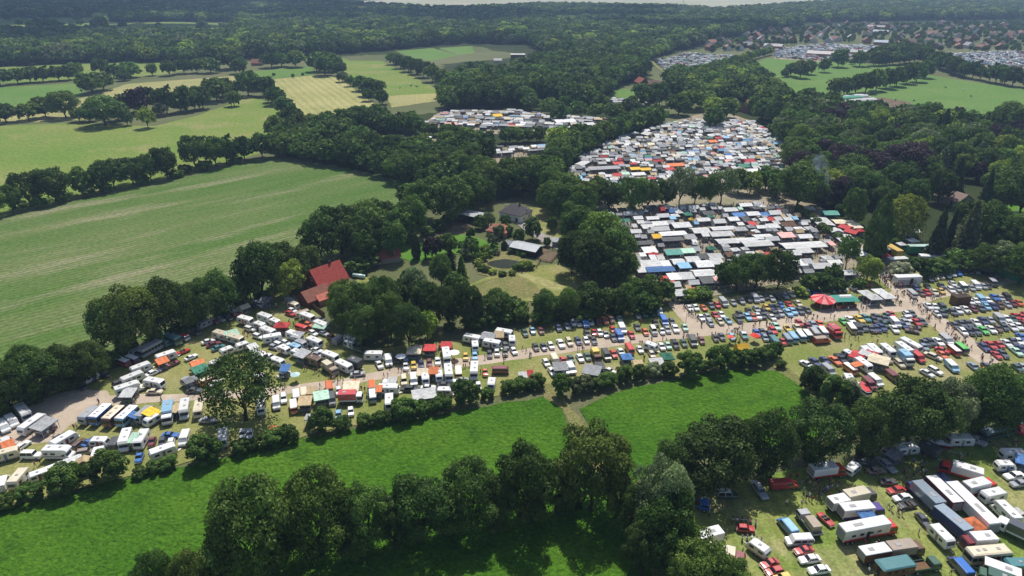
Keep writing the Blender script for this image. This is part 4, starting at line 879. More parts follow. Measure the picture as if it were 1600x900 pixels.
E_ = 'in the lorry meadow'
V(1080, 750, 6, 'on the lorry meadow', 170, '510 450 hr 5;640 650 nwr 215;725 772 cr 160;778 848 hr 168;842 895 hy 168;905 430 tbl 230;1105 400 fag 233;1262 370 rr 42;1010 562 iw 177;1055 655 cr 168;1112 738 sw 172;1200 838 sw 172;640 85 Eg 55;870 35 tr6 355;340 130 jGw 0;40 225 Frb 12;120 565 xwb 165;300 745 xcp 14;350 862 tw 45;455 865 ty 45')
V(1080, 750, 6, 'on the lorry meadow', 95, '440 385 ok;462 380 ow;485 378 ok;508 378 ok;530 382 or;552 388 ok;520 555 ok;545 560 ok;575 565 ow;600 560 ok;622 560 ok', 'motorbikes in a row')
V(1200, 675, 4, 'on the lorry meadow', 222, '368 242 xwr 352;530 230 nw 320;615 190 ud 10;672 232 sa 355;738 200 Eg 40;780 130 na 25;880 112 Nw 355;985 118 Zd4 30;1062 82 Bwp 18;1205 50 Nw 0;1312 30 ug 25;752 308 cd 0;802 360 sr 170;840 408 sw 170;872 455 rk 170;972 548 sd 50;985 392 ysn8;1094 385 zwp8;1268 465 zww12;1102 308 tn;1220 255 xwr 197;1300 330 xwr 346;1405 400 Nw 348;1475 522 mw 225;1572 605 xdw 205;1530 145 Nw 0;1480 215 nw 0;1540 270 Sw 170;1572 320 sg 172;1150 565 zsn7;1082 655 Nw5 45;1305 680 xwp6 176;1380 780 bcc8 175;1225 842 tnb 228;1378 858 xGG5 200;1455 888 ZwB 200;1575 872 Nt 0;570 402 xcd7 348;440 455 Zww4 348;580 490 xwu9 354;622 610 Ywr12 349;662 765 ZwB 350;850 735 xaB7 352;802 848 gt 350;960 840 FGG 352;1420 5 bGs 345;1540 -20 tr 20;1600 -30 nw 20')
V(0, 450, 4, 'along the crop field trees', 20, '770 462 vrw;842 438 vpw;868 412 ng 155;935 372 bgg7 152;1015 345 vtt;1070 320 btt6;1143 305 vwr;1215 275 sd;1278 225 ng 155;1342 207 hp;1378 195 hg;1422 182 sd;1455 135 tw;1490 160 cr 345;1590 110 kk;650 535 kk;505 612 kk')
V(0, 450, 4, 'on the camp corner', 340, '565 560 nw 330;882 505 Nw;955 527 sw 335;830 565 Nw6 338;745 592 hd 338;820 625 mw 342;950 602 Nw 10;965 645 sc 0;1040 430 Nw;1145 396 rr;1082 472 rp 335;1195 430 cw 335;1240 485 vow 15;1355 475 nw;1190 590 ng 10;1215 637 sd 0;1305 330 sw 345;1335 348 sp 345;1365 370 sty 340;1465 320 Ncl 15;1432 392 nw;1508 368 nw;1535 205 Nwr 15;1290 582 voc;1350 585 sw;1570 250 ew 15;1390 300 Nc 15')
V(0, 450, 4, 'beside the sandy entrance', 140, '560 795 Ng 320;630 792 bbw6;712 802 bpc6;795 802 blw6;905 790 Ng 320;965 825 nw 150;1042 782 xlw7 100;1155 757 mw 100;1243 762 Nc 100;1300 820 sg 0;150 782 mw 50;72 832 tw 50;22 862 tw 50;205 852 Nw7 325;280 870 ng 325')
V(0, 675, 4, 'in the camp hedge corner', 340, '15 75 nw;45 138 Nc 345;135 95 sw 325;190 140 jww 0;375 32 sd 330;402 55 Nw 330;370 128 mw 0;500 72 eB 320;555 58 cbw 325;625 66 nw 0;535 118 ea 350;720 65 td 300;782 52 mw 110;887 47 Nw 120;948 56 kp 110;1062 20 cb 0;1015 58 hd 100;1068 68 hw 100;1172 35 tw 110;1165 88 ew 100;870 156 kb 110;1395 38 Nw 95;248 272 nw 340;120 292 Nc 310;15 315 tw 290;610 160 Nw 110;350 220 ew 340;1515 10 hw 95;1560 10 hw 95;1020 125 Nw 340;440 205 Nw 340')
V(400, 450, 4, 'in the camp rows', 20, '15 100 jw;62 75 ng 10;203 92 tg;232 112 nc;236 134 hw;236 146 sr;292 158 vwa 345;328 182 Nw;330 226 ho;385 202 sd;405 235 Nw;358 280 hww 30;425 282 hg;475 306 hp;525 320 tg 325;585 330 Nw;622 347 ns;645 382 jG;60 188 Nwl;115 215 nw;20 240 nw;75 275 Nw;105 322 Nw 350;245 302 Nw;170 262 sr;295 338 ng;345 352 Nw;127 357 hg;168 350 hw;192 378 nw;222 388 nl;265 408 nw;355 452 NB;380 388 sw;402 405 sg;465 432 Nw;460 502 fca6 35;552 492 Nw 25;620 472 Zd4 20;632 532 sg 355;25 420 Nw;80 432 sw;140 465 nw;20 480 hw;178 540 sw 340;30 560 nw;15 300 ew;150 345 ew;285 250 vr')
V(400, 450, 4, 'beside the middle lane', 85, '745 425 Nw 0;770 477 sw 60;817 452 tw 80;875 442 hd;935 432 kl;1190 427 mw 80;935 487 kw;985 482 hy;1033 475 hn;1083 467 hp;1135 455 sw;1310 427 hy;1367 417 sl;1460 412 hk;1507 402 hw;1557 397 hd;1350 322 Nw 10;1372 367 nw;1450 305 ng 10;1475 352 Nw 10;1550 287 Nw 10;1582 332 nw;1085 380 rr 0;1185 362 er 0')
V(400, 450, 4, 'south of the middle lane', 85, '457 622 vo;515 642 hw;592 682 xrw6 358;475 692 td;235 738 vow;252 678 vw;300 662 voc;725 628 vwo;728 665 vsw;835 602 nw 0;835 635 Nw 0;833 715 Nw 90;925 577 jcc;985 572 tw;955 627 Ek5 0;1057 575 nw;1075 610 sw 0;1145 562 nw;1182 590 sk 0;1210 535 mw;1267 532 vyw;1288 572 sg 350;1355 520 mw 95;1432 524 ko;1528 512 vpp 0;1390 612 hw;1472 602 nw 100;1265 608 nw;515 790 sl;592 770 hww;38 705 vw;30 745 nw;140 715 tw;155 690 ew;1285 612 hw;1180 650 nw 0')
V(800, 450, 4, 'in the upper car row', 62, '80 277 sGw;128 264 kl;182 266 hpw;290 246 sn;345 236 sg;390 215 hw;418 215 ew;452 216 tb;490 209 sw;537 209 hp;583 202 so;622 194 sBc;672 190 cm;785 165 sw;825 153 St;880 152 sG;915 138 tsg;470 285 sd;520 275 kr;575 276 hw;632 262 hr;685 252 tw;785 242 sd;830 273 ho;897 216 sk;950 202 tb;1002 214 hd;885 264 jgw;938 267 kw;972 257 sg;1020 247 Sw;1080 244 sm', 'classic cars parked in rows')
V(800, 450, 4, 'along the lane edge', 60, '148 367 hk;197 364 kn;243 358 hw;305 344 Sw;358 334 ec;412 327 sn;463 324 hw;510 324 sd;620 307 sd;672 293 tb;720 290 sr;10 392 hw;-15 360 hd;600 285 kg', 'classic cars parked in rows')
V(800, 450, 4, 'south of the car lane', 60, '213 465 hw;268 447 tc;322 452 sr;368 441 sG;425 434 sw;470 426 sG;525 422 fyB5;588 416 tk;635 409 sr;680 397 sw;735 380 vr;800 382 cw;865 370 nw 20;880 410 hc;935 363 sw;975 357 sm;1020 347 ukk;1073 341 sG;1130 330 td;1185 326 hp;250 520 sw;365 500 tw;330 505 tw;610 516 kw 20;1310 301 sd;1272 312 hk;1375 302 sl;1450 292 Stw;1530 277 sb;1580 272 sd;1600 310 hs', 'classic cars parked in rows')
V(800, 450, 4, 'below the market trees', 50, '1110 123 sw;1147 119 sw;1198 122 co;1243 108 sd;1283 103 sr;1322 87 tg;1382 88 sg;1435 79 sg;1480 68 sd;1520 62 tg;1555 62 sg;1595 54 hd;1182 182 sw;1222 178 sg;1270 166 sr;1310 165 sw;1240 218 hs;1300 206 sc;1350 202 rl;1430 186 ud;1475 176 Sl;1525 176 so;1570 172 sw;1490 142 sd;1530 132 sg;1565 126 sy;1440 160 sd;1600 120 sn;1590 160 sd', 'classic cars parked in rows')
V(1200, 400, 8, 'in the corner below the stalls', 45, '30 525 sg;120 492 sd;215 492 sg;295 475 cc;382 464 sG;470 440 tgw;570 430 eb;680 446 sw;620 420 sn;792 416 eg;870 402 sg;945 395 sw;1052 386 sw;1145 352 ck;1230 342 sr;60 640 sd;160 607 kb;265 602 cr;378 588 sc;70 718 Sd;150 710 sg;225 702 Sl;312 682 Sl;402 678 Sd;490 668 sd;10 760 sw;-40 690 sd', 'classic cars parked in rows')
V(1400, 400, 8, 'in the far classic row', 42, '425 287 sd;488 262 sc;550 245 Sc;645 235 sw;697 214 Sw;772 206 Sb;848 195 sd;932 190 hd;1005 182 eg;1110 162 tg 15;1240 260 td;1215 330 tkg;205 470 vwg;312 458 sB;385 447 sr;478 442 Sc;565 432 sy;682 412 Ew5;772 405 sg;845 382 tGw;945 395 sg;1000 362 tww;1100 377 hg;1152 372 hd;400 382 sk;570 366 sd;712 345 sw;262 400 sn', 'classic cars parked in rows')
V(1400, 400, 8, 'beside the brown shed', 42, '415 622 Sw;492 632 sw;935 567 sw;1012 557 sw;1075 540 tl;1150 545 sw;1232 512 Sb;1312 520 sg;1395 512 jkk;510 718 sw;597 702 Sd;685 692 Sd;775 674 Sw;870 662 Sw;972 662 hp;1060 642 Sd;1132 627 sl;1202 620 Sn;1302 612 sB;1392 602 sg;1462 587 sp;1540 580 so;580 640 jGd', 'classic cars parked in rows')
V(1400, 400, 8, 'in the long right row', 42, '740 862 sd;822 842 Sd;900 837 Sd;1000 827 Sw;1090 802 Sn;1182 797 sg;1300 782 tg;1392 782 Sw;1472 782 sG;1520 752 sr;1572 762 sr;1600 730 sr;842 942 ew;922 937 Sk;1000 930 Sd;1092 922 Se;1190 912 Sw;1277 898 sB;1352 885 sd;1452 882 Sw;1522 864 Sw;1600 845 Sp', 'classic cars parked in rows')
V(1400, 500, 8, 'in the lower right rows', 40, '1107 335 Sn;1190 312 Sr;1290 302 sr;1392 292 Sw;1490 267 sd;1560 262 sw;1582 212 Sb;1252 428 cr;1330 412 Sd;1500 382 Sm;1572 357 Sn;1000 582 Ss;1112 578 sd;1132 640 ho;1520 592 sG;1588 582 sg;1610 300 sw', 'classic cars parked in rows')
V(1400, 500, 8, 'on the camper van meadow', 40, '320 282 sd;410 267 Sk;532 267 Sw;632 242 iwg;182 322 Nw7 28;62 370 mw 215;140 472 xlw5 42;262 452 tr;452 442 Ec5 22;565 390 sr 20;600 415 so;722 382 vrw;822 352 vGe;700 575 tlw;390 660 sw 28;495 628 ew 28;200 118 rB 10;345 330 ss;330 345 hd;20 540 ec', 'camper vans on the open meadow')
V(1200, 500, 8, 'on the camper van meadow', 40, '490 552 Sw 30;600 530 Sn;712 502 cn;838 502 So;750 612 tg;960 472 ukk;1000 440 nw 30;1080 465 vwr;1030 612 vow 35;1195 562 Nw 35;1250 420 Nw;1365 390 Nw;1482 390 Nw;1540 482 ea;1250 792 tp;1345 752 tw;1560 700 tp;1050 810 mwr 60;1120 870 vwr;1020 880 sw;1180 830 hr', 'camper vans on the open meadow')
V(1200, 500, 8, 'in the camper bus row', 50, '60 265 vt;195 265 kr;235 235 vs;317 217 vl;415 200 vlw;500 190 vGw;590 162 vg;692 150 vw;670 242 tra5 355;832 145 xrr5 40;60 122 Sr;92 72 Sm;242 102 ry;380 90 Sc;400 30 sr;490 76 Sp;562 52 Ss;650 46 So;1072 102 vaw;1182 96 tk;1330 106 Sd;1432 92 Sn;1540 95 Sw;10 170 sd', 'classic cars parked in rows')
V(1200, 450, 4, 'in the dense lane row', 42, '470 206 ce;515 196 Sw;572 190 Sy;622 184 St;680 180 Sd;728 172 sd;770 162 sr;820 160 sw;868 156 sd;700 200 sk;745 190 sd;782 214 tww;812 222 sn;850 216 Sg;902 210 Sr;952 206 Sd;902 258 rB 0;655 249 Sd;712 243 Sn;760 235 hG;835 190 sw', 'classic cars parked in rows')

def ease_apart():
    """cars in a row do not touch: overlapping footprints are pushed apart a little"""
    for it in range(30):
        moved = 0; cells = {}
        for i, v in enumerate(VEH): cells.setdefault((int(v['x'] // 16), int(v['y'] // 16)), []).append(i)
        for i, v in enumerate(VEH):
            cx, cy = int(v['x'] // 16), int(v['y'] // 16)
            for dx in (-1, 0, 1):
                for dy in (-1, 0, 1):
                    for j in cells.get((cx + dx, cy + dy), ()):
                        if j <= i: continue
                        w = VEH[j]; best = None
                        for q in (v['a'], v['a'] + math.pi / 2, w['a'], w['a'] + math.pi / 2):
                            ax, ay = math.cos(q), math.sin(q)
                            def ext(o): return abs(o['L'] / 2 * math.cos(o['a'] - q)) + abs(o['W'] / 2 * math.sin(o['a'] - q))
                            dd = (w['x'] - v['x']) * ax + (w['y'] - v['y']) * ay; ov = ext(v) + ext(w) - abs(dd)
                            if ov <= 0: best = None; break
                            if best is None or ov < best[0]: best = (ov, ax * (1 if dd >= 0 else -1), ay * (1 if dd >= 0 else -1))
                        if best:
                            ov, ax, ay = best; k = .5 * ov; moved += 1
                            mv, mw = (v['L'] * v['W'], w['L'] * w['W']); a1 = mw / (mv + mw)
                            v['x'] -= ax * ov * a1; v['y'] -= ay * ov * a1; w['x'] += ax * ov * (1 - a1); w['y'] += ay * ov * (1 - a1)
    return moved
left = ease_apart()
far_cars = []
for v in VEH:
    v['d'] = depth(Vector((v['x'], v['y'], 0)))
def place_vehicle(v):
    t = v['t']; fn, noun, name, cat, L, Wd, H = VT[t]; parts, whole = vproto(t)
    k = rnd.uniform(.88, 1.1); c1 = tuple(min(.85, x * k * .9 + .025) for x in VC[v['c']][0]); c2 = VC[v['c2']][0]
    if v['c2'] == v['c'] : c2 = c1
    if t in 'nNm' and not v['n2']: c2 = rnd.choice([(.75, .75, .73), (.3, .3, .32), (.25, .2, .15), (.12, .17, .3), (.2, .06, .05)])
    if t in 'vti' and not v['n2']: c2 = c1
    cn = VC[v['c']][1]
    if v['n2'] and v['n2'] != v['c'] and t not in 'nNm': cn = cn.split()[-1] + ' and ' + VC[v['c2']][1].split()[-1]
    elif t in 'xyYzZf' and v['n2'] == v['c']: cn = cn
    big = FPX / v['d'] * L > 17.5
    if big:
        o = link(name, None); 
        for nm, me in parts:
            if t != 'o' and nm in ('tail_light', 'bumper', 'headlight') and v['d'] > 215: continue
            if '/' in nm:
                tint(link(nm.split('/')[1], me, last), c1, c2)
                continue
            last = tint(link(nm, me, o), c1, c2)
    else: o = tint(link(name, whole), c1, c2)
    o.location = (v['x'], v['y'], GZ); o.rotation_euler.z = v['a']; o.scale = (v['s'], (.94 if t in 'sSheckrE' else 1 if abs(v['s'] - 1) > .06 else v['s']), .88 if t in 'yz' else .95 if t in 'sSheckrE' else 1)
    thing(o, f'{cn} {noun}', v['place'], cat, v['group'])
for v in VEH: place_vehicle(v)

# ------------------------------------------------------------------ market stalls, tents, awnings
def stall_mesh(kind, var):
    """unit footprint 1 x 1 (length x, depth y), real heights"""
    q = random.Random(var * 31 + ord(kind)); b = MB(); h = 2.3
    def poles(hs):
        for (x, y), z in zip(((-.46, -.46), (.46, -.46), (.46, .46), (-.46, .46)), hs): b.box((x, y, z / 2), (.02, .025, z), 'pole_metal')
    if kind == 'A':                                     # sloping tarpaulin, sagging a little between its poles
        hb, hf = h + q.uniform(.3, .6), h - q.uniform(0, .25); n = 7; top, low = [], []
        for i in range(n):
            x = -.5 + i / (n - 1); sag = -.12 * math.sin(math.pi * (i % 3) / 2) * q.uniform(.5, 1.2)
            top.append([(x, -.5, hf + sag * .5), (x, 0, (hb + hf) / 2 + sag), (x, .5, hb + sag * .4)])
        rings = [[(a[0], a[1], a[2]) for a in r] + [(a[0], a[1], a[2] - .04) for a in reversed(r)] for r in top]
        b.loft(rings, 'tarp'); b.box((0, -.5, hf - .12), (1.0, .012, .22), 'tarp'); poles((hf, hf, hb, hb))
        if var % 2: b.box((0, .47, hb / 2), (.96, .015, hb - .1), 'tarp_wall')
    elif kind == 'B':                                   # gabled tent
        r = h + q.uniform(.7, 1.1)
        rings = [[(-.5, s * .5, h), (-.5, s * .25, (h + r) / 2 - .03), (-.5, 0, r)] for s in (1,)]
        for s in (-1, 1):
            b.add([(-.5, s * .5, h), (.5, s * .5, h), (.5, s * .25, (h + r) / 2 - .05), (-.5, s * .25, (h + r) / 2 - .05), (.5, 0, r), (-.5, 0, r)], [(0, 1, 2, 3), (3, 2, 4, 5)], 'tarp')
            b.box((0, s * .5, h - .12), (1.0, .012, .24), 'tarp')
            b.add([(s * .5, -.5, h - .2), (s * .5, .5, h - .2), (s * .5, .5, h), (s * .5, 0, r), (s * .5, -.5, h)], [(0, 1, 2, 3, 4)], 'tarp')
        b.box((0, .485, h / 2), (.96, .015, h - .05), 'tarp_wall')
        if var % 3 != 1: b.box((-.485, 0, h / 2), (.015, .94, h - .05), 'tarp_wall')
        if var % 3 == 2: b.box((.485, 0, h / 2), (.015, .94, h - .05), 'tarp_wall')
        poles((h, h, h, h))
    elif kind == 'C':                                   # pyramid gazebo
        r = h + q.uniform(.8, 1.2); e = [(-.5, -.5, h), (.5, -.5, h), (.5, .5, h), (-.5, .5, h)]; m_ = [(x * .5, y * .5, (h + r) / 2 - .1) for x, y, z in e]
        for i in range(4):
            j = (i + 1) % 4; b.add([e[i], e[j], m_[j], m_[i], (0, 0, r)], [(0, 1, 2, 3), (3, 2, 4)], 'tarp')
            b.add([e[i], e[j], (e[j][0], e[j][1], h - .24), (e[i][0], e[i][1], h - .24)], [(3, 2, 1, 0)], 'tarp')
        poles((h,) * 4)
        if var % 2: b.box((0, .48, h / 2), (.95, .015, h - .1), 'tarp_wall')
    elif kind == 'L':                                   # joined row of low flat roofs
        for i in range(4):
            x0, x1 = -.5 + i * .25, -.5 + (i + 1) * .25 - .004; r = h + .35 + .05 * (i % 2)
            b.loft([[(x, -.5, h), (x, 0, r), (x, .5, h + .05), (x, .5, h), (x, 0, r - .05), (x, -.5, h - .06)] for x in (x0, x1)], 'tarp')
            b.box((x0 + .01, -.48, h / 2), (.008, .02, h), 'pole_metal')
        b.box((0, .48, h / 2), (.97, .015, h - .1), 'tarp_wall'); b.box((0, -.5, h - .12), (1.0, .01, .2), 'tarp')
    b.box((0, .06, .42), (.84, .36, .84), 'goods')
    for k in range(7): b.box((q.uniform(-.38, .38), q.uniform(-.1, .22), .95), (.09, .1, q.uniform(.2, .5)), 'goods')
    b.box((0, -.33, .4), (.8, .14, .78), 'goods')
    return b.mesh({'A': 'awning_stall', 'B': 'tent_stall', 'C': 'gazebo_stall', 'L': 'roofed_stall_row'}[kind])
SM = {(k, v): stall_mesh(k, v) for k in 'ABCL' for v in range(3)}
SNOUN = {'A': ('awning_stall', 'awning'), 'B': ('gabled_tent', 'gabled tent'), 'C': ('gazebo', 'gazebo'), 'L': ('roofed_stall', 'long stall roof')}
SC = dict(VC); SC['w'] = ((.66, .66, .65), 'white'); SC['W'] = ((.52, .52, .50), 'off white'); SC['g'] = ((.30, .31, .32), 'grey'); SC['d'] = ((.12, .125, .13), 'dark grey'); SC['h'] = ((.42, .43, .44), 'light grey'); SC['r'] = ((.52, .06, .06), 'red'); SC['b'] = ((.08, .19, .42), 'blue'); SC['G'] = ((.05, .2, .13), 'green'); SC['q'] = ((.75, .42, .38), 'pinkish'); SC['o'] = ((.66, .2, .08), 'orange'); SC['y'] = ((.85, .50, .05), 'yellow'); SC['a'] = ((.50, .38, .22), 'tan'); SC['t'] = ((.11, .33, .28), 'teal')
STALLS = []
def stall(kind, c, p, ang, L, D, place, group, hand=True):
    STALLS.append((kind, c, p, ang, L, D, place, group, hand))
def T(ox, oy, sc, place, data, ang=-3, group='market stalls'):
    """x y length kind colour [depth in metres] [angle]; x y = middle of the roof"""
    for e in data.split(';'):
        t = e.split()
        if not t: continue
        k, c = t[3][0], t[3][1]; a = R(float(t[5]) if len(t) > 5 else ang); u, v = ox + float(t[0]) / sc, oy + float(t[1]) / sc
        p = px(u, v, 2.5); q = px(u + 6 * math.cos(a), v + 6 * math.sin(a), 2.5); d = depth(p)
        L = float(t[2]) / sc * d / FPX; D = float(t[4]) if len(t) > 4 and t[4] != '-' else (L if k == 'C' else rnd.uniform(3.2, 4.6))
        stall(k, c, Vector((p.x, p.y, 0)), math.atan2(q.y - p.y, q.x - p.x), L, D, place, group)
T(800, 225, 4, 'in the lower market block', '605 415 100 Ad;690 408 60 Ad;750 403 60 Ad;860 395 90 Ad;590 462 50 Cn;700 475 70 BG 4;785 463 60 Bw;875 460 80 Bw 4;940 447 80 Bw;1130 395 70 Bw;1230 430 80 Ad;1360 408 90 Bw 5;1455 380 85 Bw 4.5;1100 440 50 CG;1200 470 90 Aw;1120 470 30 Cy;1290 480 80 Bw 5;1385 470 70 Aw;1420 442 80 Ab 4.5;1500 435 85 Bw 5;1575 440 70 Ab;640 535 70 Bw;690 540 40 Ar;770 545 70 Bw;850 515 80 Aw;925 500 100 Aw;920 530 120 Bw 4.5;1060 510 120 Aw 4.5;1240 455 40 CG;705 592 110 Aq 4;1005 560 170 Lw 4.5;1175 540 110 Bw 6;1320 525 160 Lw;1430 530 80 Ah;1500 500 50 Ar;1560 515 80 Bw;790 622 190 Ld 4;905 580 60 Ay;1000 597 140 Ld 4;1115 580 70 Ag;1310 565 150 Aw;860 665 90 Aw 5;1010 678 110 At 4;1100 668 85 Am;1245 655 55 CG;1150 655 60 Ag;1340 605 130 Lw 5;1460 600 150 Lw 5;1570 580 120 Lw 5;1530 622 190 Lw 6;885 692 60 Cr;760 715 90 Ag;830 715 40 Cd;1190 705 60 Ad;1270 700 90 AW;1360 692 50 AB;845 752 170 Aw 5;960 745 60 Aw;1035 735 80 Bw 5;1130 725 90 Aw;1195 750 110 Bw 6;1280 737 80 Aw 4.5;925 782 180 Lb 4.5;810 785 60 Aw;1075 762 80 Al;1012 832 80 Aw;1090 828 90 Aw 4.5;1195 808 140 Bw 5.5;1310 830 80 Aw;1330 842 60 At;968 845 80 Ar;1005 875 90 Bw;1220 852 90 Ad;1285 847 60 Aq')
T(1200, 225, 4, 'in the lower market block', '35 432 80 Bw 5;130 500 90 AB;30 515 80 Aw;20 590 90 Bw;115 570 100 Aq;225 578 90 Bw;220 632 280 Lw 6;150 682 90 Bw 5;230 665 100 Aw;205 740 110 Aw 5;325 760 120 Bw 5;420 738 90 Aw;500 802 90 Bw;250 735 60 Ah')
T(1200, 225, 4, 'in the food alley', '342 487 150 Lw 7 40;268 445 60 Ar 4 40;266 398 50 AW 4 0;385 432 95 Bt 6 0;472 484 130 Lc 5 0;486 520 70 Br 5 15;525 548 80 Br 5 15;580 542 40 Cr;545 514 80 Ac 4;495 595 170 Lw 7 40;590 675 110 Bw 6 30;715 655 60 Bw 6 30;722 690 60 Ar 4;915 545 60 Bw;905 600 60 Cw;835 622 50 Cw;425 545 60 Bw 5 40', group='food stalls')
T(1200, 400, 8, 'beside the upper lane', '1222 468 145 Cw 4.2;1318 520 165 Cw 4.2;1400 446 150 Cw 4.2;1492 495 165 Cw 4.2', -3, 'white pavilions')
T(800, 225, 4, 'in the upper market block', '370 262 90 Bw 7;475 250 130 Bw 8;440 122 110 Lw 5 -25;575 150 200 Lh 6;765 155 65 By 5;832 155 70 By 5;1020 128 115 Lo 6;988 155 60 Ar;1480 103 70 Br 6;1440 138 70 BG 7;910 105 70 Br;665 118 70 Ar;660 195 60 Ar;285 195 60 Cw;790 188 90 Aw;935 250 60 Bw;1510 165 100 Aw 5')
T(800, 0, 4, 'in the upper market block', '1285 860 50 Br 5;960 785 70 AW;840 835 90 AW 5 -30;1255 885 60 Ao')
T(800, 0, 4, 'in the far market field', '325 755 130 Bw 12;460 775 100 Bw 8;600 760 35 Cw', group='market tents')
T(400, 0, 4, 'in the far market field', '1505 720 60 By 10;1310 735 30 Ab;1220 775 80 Aq 6', group='market tents')
G_AW = 'awnings beside the campers'
T(0, 450, 4, 'in the camp', '1015 457 70 Ao 2.5 -20;800 652 85 Aw 3.5 0;1235 470 80 Ao 2.5 -15;1252 510 95 AG 3.5 -20;835 795 60 Ab 2.8 -40;948 780 80 Ay 3.5 -35;272 850 130 Ah 3.5 -35;1100 748 60 Aa 3 10;1525 115 60 Bc 3;1450 285 80 Am 3.5 -15;1580 365 60 Aw 2.5;1190 570 80 Cg 3', -20, G_AW)
T(0, 675, 4, 'in the camp', '50 78 70 Ao 2.5 -20;836 42 50 Am 3 0;455 195 85 Aw 3 -15;530 195 70 Ba 4.5 -80', -20, G_AW)
T(400, 450, 4, 'in the camp', '55 78 70 Ag 3.5 10;162 235 90 Cr 3.5;405 228 90 Am 3.5 10;262 295 70 Ah 3 10;290 415 90 Ah 3.5 20;182 505 60 Ab 3;990 385 90 Cc 5;1085 372 80 Ar 3 0;1190 355 70 Ar 3 0;595 615 100 Ac 4 -3;618 590 40 Ao 2;408 675 95 Am 3.5 -10;306 708 85 Aa 3.5 -3;345 640 50 Aa 3;1110 520 60 Ao 3;1040 525 70 Ac 3;1050 665 150 Aw 4 -8;1450 302 90 Ag 3 5;850 585 60 Aw 3;1520 290 60 Aa 3;770 632 40 Ao 2.5;103 880 40 Co 2.4;330 810 45 Cw 2.4;845 600 50 Aw 2.5', 0, G_AW)
T(800, 450, 4, 'beside the car meadow hedge', '717 425 70 Cb 3.4;300 495 90 Ag 3.5;970 430 75 CG 3.8;500 515 110 Ag 4 10;790 478 60 Aa 3;905 460 90 Aw 3 -5;70 548 60 Aw 3;115 540 40 Ar 2.5;1435 372 75 By 3 -5;1060 30 110 Bw 5;1150 18 60 Ar 4;550 490 60 Ad 3', -3, G_AW)
T(1200, 500, 8, 'on the camper van meadow', '1385 500 240 Lc 5 15;1290 430 150 Ar 3 15;1110 560 100 Ao 2.5 40;1225 405 130 Bw 3.5 20;1065 435 80 Ar 2.5', 20, G_AW)
T(1340, 750, 6, 'on the lorry meadow', '1070 415 165 Co 4.6 40;70 320 160 Ab 2.6 -14;1480 300 90 Aw 2.5 40', 0, G_AW)
T(1200, 675, 4, 'on the lorry meadow', '790 140 80 Ag 3 30;1590 175 80 Ab 3 15', 0, G_AW)
HAND = [(s[2], s[4]) for s in STALLS]
def fill(pts, ang_uv, row_gap, place, group, seed, share=1.0, lens=(3, 7.5), hand=False, holes=()):
    q = random.Random(seed); P = [px(u, v) for u, v in pts]; a = img_angle(*ang_uv); ca, sa = math.cos(a), math.sin(a); H = [(px(u, v), r) for u, v, r in holes]
    c = sum(P, Vector()) / len(P); out = []
    k = 0; r = -220.0
    while r < 220:
        x = -220.0 + q.uniform(0, 4)
        rr = r
        while x < 220:
            L = q.uniform(*lens); D = q.uniform(2.3, 3.4)
            p = Vector((c.x + ca * (x + L / 2) - sa * rr, c.y + sa * (x + L / 2) + ca * rr + q.uniform(-.5, .5), 0)); x += L + (q.uniform(.1, .9) if q.random() < .8 else q.uniform(1.5, 5))
            if q.random() > share or not inside(p, P): continue
            if any((p - h).length < (L + hl) * .5 for h, hl in HAND) or any((p - h).length < g for h, g in H): continue
            if any(abs(p.x - v['x']) < 4 and abs(p.y - v['y']) < 4 for v in VEH): continue
            kd = q.choice('AAABBBBBCCL' if L > 4.5 else 'AAABBCC'); cc = q.choice('wwwwwwwwwwwwwwwwwwwwWWWWWWWWWWWWWhhhhhhhhhhggggggdddddddddaaacccBBllbqrGm')
            if kd == 'L': L *= 1.5
            out.append((kd, cc, p, a + q.uniform(-.05, .05), L, D if kd != 'C' else min(L, 4), place, group, False))
        k += 1; r += row_gap if k % 2 else row_gap * .62
    return out
TREE_GAPS = ((1150, 455, 9), (1180, 450, 9), (1215, 452, 10), (1320, 422, 5))
front = fill([(945, 335), (1195, 322), (1245, 345), (1330, 418), (1300, 432), (1240, 438), (1120, 452), (1055, 460), (1000, 425), (965, 385)], (1100, 380, 60, -3), 4.7, 'in the lower market block', 'market stalls', 5, .82, (2.0, 4.0), holes=TREE_GAPS)
back = fill([(864, 294), (928, 232), (1045, 196), (1090, 192), (1175, 194), (1240, 236), (1215, 290), (1130, 292), (960, 298), (880, 302)], (1050, 240, 60, -1), 4.6, 'in the upper market block', 'market stalls', 6, .84, (2.1, 4.8))
fieldm = fill([(665, 196), (700, 178), (800, 176), (940, 190), (930, 203), (830, 207), (720, 203)], (780, 190, 60, 2), 7, 'in the far market field', 'market tents', 8, .9)
fieldm += fill([(545, 224), (640, 216), (725, 226), (720, 238), (640, 236)], (640, 226, 60, 4), 7, 'in the far market field', 'market tents', 9, .55)
fieldm += fill([(695, 238), (850, 231), (860, 240), (720, 254)], (780, 240, 60, -4), 6, 'in the far market field', 'market tents', 10, .6)
fieldm += fill([(955, 157), (1020, 160), (1010, 172), (965, 178)], (980, 165, 60, 0), 7, 'in the far market field', 'market tents', 12, .8)
fieldm += fill([(810, 146), (850, 144), (852, 152), (815, 154)], (830, 150, 60, 0), 7, 'in the far market field', 'market tents', 13, .8)
auto = front + back + fieldm
auto.sort(key=lambda s: depth(s[2]))
singles = STALLS + auto[:max(0, 470 - len(STALLS))]; mass = auto[max(0, 470 - len(STALLS)):]
